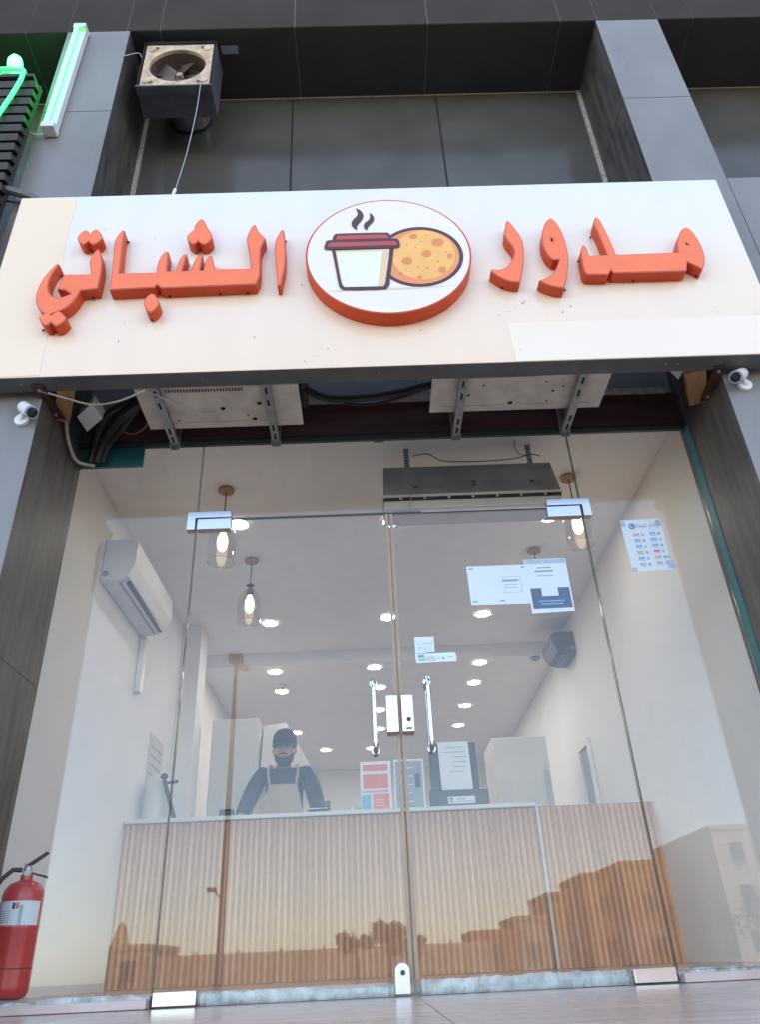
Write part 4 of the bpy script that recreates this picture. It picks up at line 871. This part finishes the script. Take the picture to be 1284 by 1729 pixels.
# ------------------------------------------------------------------ fire extinguisher
ex, ey = -1.72, .18; ez = IFL+.002
E_ = thing('fire_extinguisher', 'red fire extinguisher with white label standing behind the left pane', 'fire extinguisher', (ex, ey, ez))
tl = Matrix.Rotation(R(0), 3, 'Y')
body = part(MB().lathe((ex, ey, ez), [(.055, 0), (.075, .008), (.086, .03), (.087, .05), (.087, .27), (.0885, .275), (.0885, .285), (.087, .29), (.087, .41), (.082, .435), (.066, .46), (.035, .475), (.026, .478), (.026, .50)], 36), 'cylinder', 'ext_red', E_, smooth=True)
mb = MB(); r = .0882
for i in range(15):
    a = R(-170+i*160/14)
    for z in (.275, .385): mb.v.append((ex+r*math.cos(a), ey+r*math.sin(a), ez+z))
for i in range(14): mb.f.append((2*i, 2*i+2, 2*i+3, 2*i+1)); mb.mi.append(0)
E_.scale = (1, 1, .95)
lb = part(mb, 'label', 'paper', E_, smooth=True)
def lab(a0, a1, z0, z1, m):
    mb = MB(); rr = .0888
    for i in range(5):
        a = R(a0+(a1-a0)*i/4)
        for z in (z0, z1): mb.v.append((ex+rr*math.cos(a), ey+rr*math.sin(a), ez+z))
    for i in range(4): mb.f.append((2*i, 2*i+2, 2*i+3, 2*i+1)); mb.mi.append(0)
    part(mb, 'label_print', m, lb)
lab(-92, -84, 0.352, 0.377, 'paper_navy'); lab(-82, -74, 0.352, 0.377, 'paper_red'); lab(-165, -15, 0.376, 0.378, 'tape_grey'); lab(-72, -62, 0.287, 0.367, 'tape_grey'); lab(-150, -140, 0.282, 0.292, 'paper_red'); lab(-100, -86, 0.281, 0.288, 'paper_red')
for k in range(6): lab(-140, -95, 0.297+k*.009, 0.300+k*.009, 'tape_grey')
part(MB().lathe((ex, ey, ez), [(.02, .501), (.02, .53), (.014, .54)], 16), 'valve', 'bolt_metal', E_, smooth=True)
part(MB().hexa([Vector((ex-.02, ey-.012, ez+.535)), Vector((ex+.02, ey-.012, ez+.545)), Vector((ex+.02, ey+.012, ez+.545)), Vector((ex-.02, ey+.012, ez+.535))], [Vector((ex+.075, ey-.01, ez+.60)), Vector((ex+.085, ey-.01, ez+.592)), Vector((ex+.085, ey+.01, ez+.592)), Vector((ex+.075, ey+.01, ez+.60))]), 'squeeze_lever', 'rust_bar', E_, bevel=.003)
part(MB().hexa([Vector((ex+.005, ey-.012, ez+.515)), Vector((ex+.015, ey-.012, ez+.505)), Vector((ex+.015, ey+.012, ez+.505)), Vector((ex+.005, ey+.012, ez+.515))], [Vector((ex+.095, ey-.01, ez+.492)), Vector((ex+.095, ey-.01, ez+.480)), Vector((ex+.095, ey+.01, ez+.480)), Vector((ex+.095, ey+.01, ez+.492))]), 'carry_handle', 'rust_bar', E_, bevel=.003)
part(MB().lathe((ex+.012, ey-.028, ez+.505), [(.014, -.008), (.015, .004)], 14, 'Y'), 'pressure_gauge', 'cam_white', E_, smooth=True)
part(MB().tube([(ex-.004, ey-.03, ez+.545), (ex-.004, ey+.03, ez+.545)], .003, 6), 'safety_pin', 'galv', E_)
part(MB().lathe((ex, ey, ez), [(.0876, .115), (.0876, .12)], 36, cap=False), 'weld_band', 'rust_bar', E_)
part(MB().tube([(ex-.018, ey-.02, ez+.52), (ex-.05, ey-.04, ez+.52), (ex-.085, ey-.06, ez+.48), (ex-.105, ey-.06, ez+.40), (ex-.10, ey-.06, ez+.25)], .011, 10), 'hose', 'black_rubber', E_, smooth=True)

# ------------------------------------------------------------------ the man behind the counter
def skin_mesh(name, verts, edges, radii, m, parent, root=0, sub=2):
    me = bpy.data.meshes.new(name); me.from_pydata([tuple(v) for v in verts], edges, [])
    o = bpy.data.objects.new(name, me); COL.objects.link(o)
    md = o.modifiers.new('skin', 'SKIN'); md.use_smooth_shade = True; md.branch_smoothing = .6
    if not me.skin_vertices: bpy.context.view_layer.objects.active = o; bpy.ops.mesh.customdata_skin_add()
    for i, r in enumerate(radii):
        d = me.skin_vertices[0].data[i]; d.radius = r if isinstance(r, tuple) else (r, r); d.use_root = (i == root)
    o.modifiers.new('sub', 'SUBSURF').levels = sub; o.modifiers['sub'].render_levels = sub
    dg = bpy.context.evaluated_depsgraph_get(); new = bpy.data.meshes.new_from_object(o.evaluated_get(dg))
    bpy.data.objects.remove(o); o = bpy.data.objects.new(name, new); COL.objects.link(o)
    new.materials.clear(); new.materials.append(MATS[m])
    for p in new.polygons: p.use_smooth = True
    if parent:
        q = Vector((0, 0, 0)); pp = parent
        while pp: q += pp.location; pp = pp.parent
        o.parent = parent; o.location = -q
    return o
hx, hy = -.862, 2.70
MAN = thing('person', 'man in dark shirt, black cap and beige apron leaning over the counter', 'person', (hx, 2.80, IFL))
V = [(hx, 2.82, .98), (hx, 2.81, 1.12), (hx, 2.79, 1.30), (hx, 2.765, 1.455), (hx, 2.735, 1.525), (hx, 2.705, 1.545), (hx+.003, 2.67, 1.565), (hx+.005, 2.655, 1.615), (hx+.005, 2.665, 1.685), (hx+.005, 2.675, 1.73)]
Rr = [(.155, .12), (.15, .105), (.165, .11), (.16, .10), (.085, .07), (.055, .058), (.062, .075), (.076, .095), (.078, .095), (.055, .07)]
Ed = [(i, i+1) for i in range(9)]
arms = {}
for s, pts in ((-1, [(-.175, 2.76, 1.495), (-.235, 2.74, 1.38), (-.28, 2.69, 1.25), (-.305, 2.57, 1.13), (-.31, 2.50, 1.105)]), (1, [(.175, 2.76, 1.495), (.225, 2.75, 1.37), (.265, 2.72, 1.23), (.275, 2.60, 1.13), (.27, 2.52, 1.115)])):
    b = len(V); prev = 3
    for (dx, y, z), r in zip(pts, (.062, .05, .043, .033, .027)):
        V.append((hx+dx, y, z)); Rr.append(r); Ed.append((prev, len(V)-1)); prev = len(V)-1
    arms[s] = list(range(b, len(V)))
    wx, wy, wz = V[prev]
    V.append((wx-s*.002, wy-.05, wz-.003)); Rr.append((.034, .015)); Ed.append((prev, len(V)-1)); pm = len(V)-1      # palm
    for k, (off, L) in enumerate(((-.027, .062), (-.009, .072), (.010, .068), (.027, .052))):
        x = wx+off; V += [(x, wy-.085, wz-.003), (x+off*.15, wy-.085-L*.5, wz-.008), (x+off*.2, wy-.085-L*.85, wz-.026)]; Rr += [.0095, .009, .0075]
        n = len(V); Ed += [(pm, n-3), (n-3, n-2), (n-2, n-1)]
    V += [(wx-s*.04, wy-.045, wz-.008), (wx-s*.055, wy-.085, wz-.018)]; Rr += [.011, .009]; n = len(V); Ed += [(pm, n-2), (n-2, n-1)]
for s in (-1, 1):
    b = len(V); V += [(hx+s*.095, 2.83, .90), (hx+s*.10, 2.82, .52), (hx+s*.10, 2.86, .14), (hx+s*.11, 2.84, .095), (hx+s*.115, 2.73, .082)]; Rr += [.09, .062, .042, .042, .03]
    Ed += [(0, b), (b, b+1), (b+1, b+2), (b+2, b+3), (b+3, b+4)]
skin_mesh('body', V, Ed, Rr, 'skin', MAN)
# shirt: torso and sleeves a little outside the body
idx = [0, 1, 2, 3, 4]; SV = [V[i] for i in idx]; SR = [(Rr[i][0]+.014, Rr[i][1]+.014) for i in idx]; SR[4] = (.095, .085); SE = [(i, i+1) for i in range(4)]
for s in (-1, 1):
    prev = 3
    for j, i in enumerate(arms[s][:4]): SV.append(V[i]); SR.append(Rr[i]+.024); SE.append((prev, len(SV)-1)); prev = len(SV)-1
skin_mesh('shirt', SV, SE, SR, 'shirt', MAN)
TV = [(hx, 2.82, 1.0)]; TR = [(.165, .13)]; TE = []
for s in (-1, 1):
    b = len(TV); TV += [(hx+s*.095, 2.83, .88), (hx+s*.10, 2.82, .52), (hx+s*.10, 2.86, .16)]; TR += [.105, .08, .065]; TE += [(0, b), (b, b+1), (b+1, b+2)]
skin_mesh('trousers', TV, TE, TR, 'trousers', MAN)
# apron: curved bib and skirt
mb = MB(); rows = [(1.375, .112, .128), (1.30, .13, .135), (1.20, .15, .135), (1.12, .185, .14), (.9, .20, .16), (.62, .21, .17)]
def arow(z, hw, b, off):
    cyy = 2.81 if z < 1.15 else 2.81-(z-1.12)*.16
    return [(hx+hw*k/6+.0, cyy-(b+off)*math.cos(hw*k/6/.21*.9), z) for k in range(-6, 7)]
for off in (.012, .005):
    for r_ in rows: mb.v += arow(*r_, off)
nr, nc = len(rows), 13
for L in range(2):
    for i in range(nr-1):
        for k in range(nc-1): a = L*nr*nc+i*nc+k; mb.f.append((a, a+1, a+nc+1, a+nc)); mb.mi.append(0)
ap = part(mb, 'apron', 'apron', MAN, smooth=True)
for s in (-1, 1): part(MB().tube([(hx+s*.104, 2.648, 1.372), (hx+s*.115, 2.632, 1.44), (hx+s*.118, 2.645, 1.50), (hx+s*.112, 2.69, 1.535), (hx+s*.10, 2.76, 1.54)], .010, 8), 'strap', 'apron', ap, smooth=True)
# cap, beard and face
HD = MAN
_b0 = set(bpy.data.objects)
cap = part(MB().lathe((hx+.005, 2.705, 1.715), [(.096, 0), (.100, .02), (.098, .06), (.088, .10), (.065, .13), (.03, .145), (.004, .148)], 24), 'cap', 'hair', HD, smooth=True)
vis = MB(); cc = Vector((hx+.005, 2.705, 1.722)); n = 12
for k in range(n+1):
    a = R(200+140*k/n); vis.v += [tuple(cc+Vector((.097*math.cos(a), .097*math.sin(a), 0))), tuple(cc+Vector((.105*math.cos(a), .165*math.sin(a), -.022))), tuple(cc+Vector((.105*math.cos(a), .165*math.sin(a), -.016))), tuple(cc+Vector((.097*math.cos(a), .097*math.sin(a), .008)))]
for k in range(n):
    b = 4*k; vis.f += [(b, b+4, b+5, b+1), (b+1, b+5, b+6, b+2), (b+2, b+6, b+7, b+3)]; vis.mi += [0]*3
part(vis, 'visor', 'hair', cap, smooth=True)
bd = MB()
for i, (zs, zc_, r1, r2) in enumerate(((1.668, 1.610, .0795, .090), (1.635, 1.600, .0795, .096), (1.600, 1.584, .070, .096), (1.566, 1.562, .046, .080), (1.552, 1.550, .012, .05))):
    for k in range(15):
        a = R(188+164*k/14); c_ = abs(math.cos(a))**2.2; bd.v.append((hx+.004+r1*math.cos(a), 2.705+r2*math.sin(a), zc_*(1-c_)+zs*c_))
for i in range(4):
    for k in range(14): a = i*15+k; bd.f.append((a, a+1, a+16, a+15)); bd.mi.append(0)
part(MB().tube([(hx-.027, 2.606, 1.632), (hx-.008, 2.597, 1.641), (hx+.018, 2.597, 1.641), (hx+.037, 2.606, 1.632)], .0055, 8), 'moustache', 'beard', HD, smooth=True)
part(bd, 'beard', 'beard', HD, smooth=True)
part(MB().tube([(hx+.005, 2.612, 1.692), (hx+.005, 2.594, 1.668), (hx+.005, 2.586, 1.652), (hx+.005, 2.606, 1.645)], [.008, .012, .016, .009], 10), 'nose', 'skin', HD, smooth=True)
for s in (-1, 1):
    e = part(MB().lathe((hx+.005+s*.031, 2.612, 1.690), [(.0005, -.010), (.009, -.006), (.011, 0), (.009, .006)], 12, 'Y'), 'eye', 'skin', HD, smooth=True)
    part(MB().lathe((hx+.005+s*.031, 2.6035, 1.687), [(.0005, -.002), (.005, 0)], 10, 'Y'), 'iris', 'hair', e)
    part(MB().tube([(hx+.005+s*.015, 2.604, 1.706), (hx+.005+s*.033, 2.604, 1.710), (hx+.005+s*.05, 2.618, 1.705)], .0045, 6), 'eyebrow', 'hair', HD, smooth=True)
    part(MB().tube([(hx+.005+s*.079, 2.70, 1.705), (hx+.005+s*.090, 2.708, 1.69), (hx+.005+s*.086, 2.703, 1.665), (hx+.005+s*.078, 2.695, 1.652)], [.009, .013, .011, .007], 8), 'ear', 'skin', HD, smooth=True)
part(MB().tube([(hx-.018, 2.598, 1.628), (hx+.005, 2.592, 1.625), (hx+.028, 2.598, 1.628)], .006, 8), 'lips', 'rose_wood', HD, smooth=True)

for o in set(bpy.data.objects)-_b0:
    if o.parent is MAN: o.location += Vector((0, -.035, -.045))

# ================================================================== ACROSS THE STREET (seen mirrored in the glass)
GZ = -1.05
def mir(x, y, d): p = onY(x, y, d); return Vector((p.x, -d, p.z))
lp = mir(400, 1105, 25)
L = thing('street_lamp', 'tall twin street lamp across the road, mirrored in the glass', 'street lamp', (lp.x, -25, -.92))
part(MB().tube([(lp.x, -25, -.92), (lp.x, -25, 5), (lp.x, -25, lp.z-.35)], [.13, .10, .075], 12), 'post', 'pole', L, smooth=True)
part(MB().box((lp.x-.22, -25.2, -.919), (lp.x+.22, -24.8, -.6)), 'plinth', 'sill_stone', L)
part(MB().tube([(lp.x-.05, -25, lp.z-.5), (lp.x+.35, -25, lp.z-.55)], .05, 8), 'arm', 'pole', L)
part(MB().box((lp.x-.3, -25.25, lp.z-.32), (lp.x+.25, -24.75, lp.z)), 'lamp_head', 'pole', L, bevel=.04)
part(MB().box((lp.x+.18, -25.15, lp.z-.68), (lp.x+.5, -24.85, lp.z-.5)), 'lamp_head', 'pole', L, bevel=.03)
p2 = mir(357, 1500, 58); L = thing('street_lamp', 'distant thin street lamp mirrored low in the left door', 'street lamp', (p2.x+.9, -58, GZ))
part(MB().tube([(p2.x+.9, -58, GZ), (p2.x+.9, -58, p2.z-.9), (p2.x+.2, -58, p2.z-.1)], [.1, .08, .06], 8), 'post', 'pole', L, smooth=True); part(MB().box((p2.x-.35, -58.2, p2.z-.25), (p2.x+.35, -57.8, p2.z+.05)), 'lamp_head', 'pole', L, bevel=.05)
def house(xa, ya, xb, dist, m, label, name='house', wr=3, depth=9, win=True, ztop=None):
    a = mir(xa, ya, dist); b = mir(xb, ya, dist); z = ztop or a.z; x0, x1 = sorted((a.x, b.x))
    t = thing(name, label, 'building', ((x0+x1)/2, -dist, GZ))
    part(box((x0, -dist-depth, GZ), (x1, -dist, z)), 'wall', m, t)
    part(MB().box((x0-.08, -dist-.3, z), (x1+.08, -dist+.1, z+.35)).box((x0-.08, -dist-depth, z), (x0+.2, -dist-.31, z+.35)).box((x1-.2, -dist-depth, z), (x1+.08, -dist-.31, z+.35)), 'parapet', m, t)
    if win:
        nx = max(1, int((x1-x0)/2.2)); nz = max(1, int((z-GZ)/2.9))
        for i in range(nx):
            for k in range(nz):
                cx = x0+(i+.5)*(x1-x0)/nx; cz = GZ+1.7+k*2.9
                if cz+.7 > z: continue
                wn = part(box((cx-.5, -dist-.02, cz-.65), (cx+.5, -dist+.03, cz+.65)), 'window', 'far_window', t)
                part(box((cx-.6, -dist+.031, cz-.78), (cx+.6, -dist+.12, cz-.66)), 'sill', m, wn)
    return t
house(185, 1603, 253, 60, 'building_sand', 'low tan building mirrored at the foot of the left pane', ztop=2.0)
mn = mir(207, 1556, 64); t = thing('minaret', 'slender tower mirrored above the low tan building', 'tower', (mn.x, -64, GZ))
part(MB().lathe((mn.x, -64, GZ), [(.9, 0), (.8, 3.2), (.45, 4.4)], 12), 'shaft', 'building_sand', t); part(MB().lathe((mn.x, -64, GZ+4.401), [(.45, 0), (.3, .4), (.05, mn.z-GZ-4.4)], 12), 'cap', 'building_sand', t)
# boundary wall, panel by panel
wl = thing('boundary_wall', 'long low tan boundary wall across the road, mirrored in both doors', 'wall', (0, -60, GZ))
xx = -16.5
while xx < 7:
    part(box((xx, -60.25, GZ), (xx+2.9, -60.0, 1.50)), 'wall_panel', 'building_sand', wl); part(box((xx-.18, -60.35, GZ), (xx-.004, -59.9, 1.68)), 'pillar', 'building_sand', wl); xx += 3.09
house(800, 1580, 872, 62, 'building_tan', 'lowest tan house of the mirrored stepping row'); house(872, 1555, 925, 64, 'building_cream', 'second lowest cream house of the mirrored stepping row')
house(925, 1515, 985, 66, 'building_tan', 'middle tan house of the mirrored stepping row'); house(985, 1482, 1050, 63, 'building_tan', 'tall tan house of the mirrored stepping row')
house(1050, 1462, 1128, 61, 'building_tan', 'tallest tan house left of the pink block'); house(1128, 1462, 1195, 70, 'building_cream', 'cream block mirrored behind the right hinge')
house(1200, 1402, 1345, 58, 'building_pink', 'large pink apartment block mirrored in the right pane', depth=14)
def tree(px, py, dist, rad, label, seed):
    top = mir(px, py, dist); rnd = random.Random(seed); t = thing('tree', label, 'tree', (top.x, -dist, GZ), 'trees across the road')
    hgt = top.z-GZ; part(MB().tube([(top.x, -dist, GZ), (top.x+.1, -dist, GZ+hgt*.35), (top.x, -dist+.1, GZ+hgt*.7)], [.16, .12, .05], 8), 'trunk', 'bark', t, smooth=True)
    mb = MB(); lobes = [(Vector((rnd.uniform(-1.3, 1.3)*rad, rnd.uniform(-.6, .6)*rad, rnd.uniform(-.7, .25)*rad)), rnd.uniform(.35, .75)*rad) for _ in range(9)]
    for k in range(2600):
        lc, lr = rnd.choice(lobes); d = lc+Vector((rnd.gauss(0, 1), rnd.gauss(0, 1), rnd.gauss(0, .8))).normalized()*lr*rnd.random()**.5*rnd.uniform(.7, 1.25)
        c = Vector((top.x, -dist, top.z-rad*.75))+d; a = Vector((rnd.gauss(0, 1), rnd.gauss(0, 1), rnd.gauss(0, 1))).normalized()*.10; b = a.cross(Vector((rnd.gauss(0, 1), rnd.gauss(0, 1), rnd.gauss(0, 1)))).normalized()*.06
        mb.add([c-a, c+b, c+a, c-b], [(0, 1, 2, 3)])
    part(mb, 'crown', 'leaf', t)
tree(655, 1550, 55, 1.0, 'bushy tree mirrored left of the door bolt', 3); tree(600, 1572, 56, .8, 'small tree mirrored left of the bushy tree', 4); tree(688, 1575, 54, .8, 'low tree mirrored at the door seam', 5); tree(1215, 1480, 50, 2.4, 'broad tree mirrored before the pink block', 6)
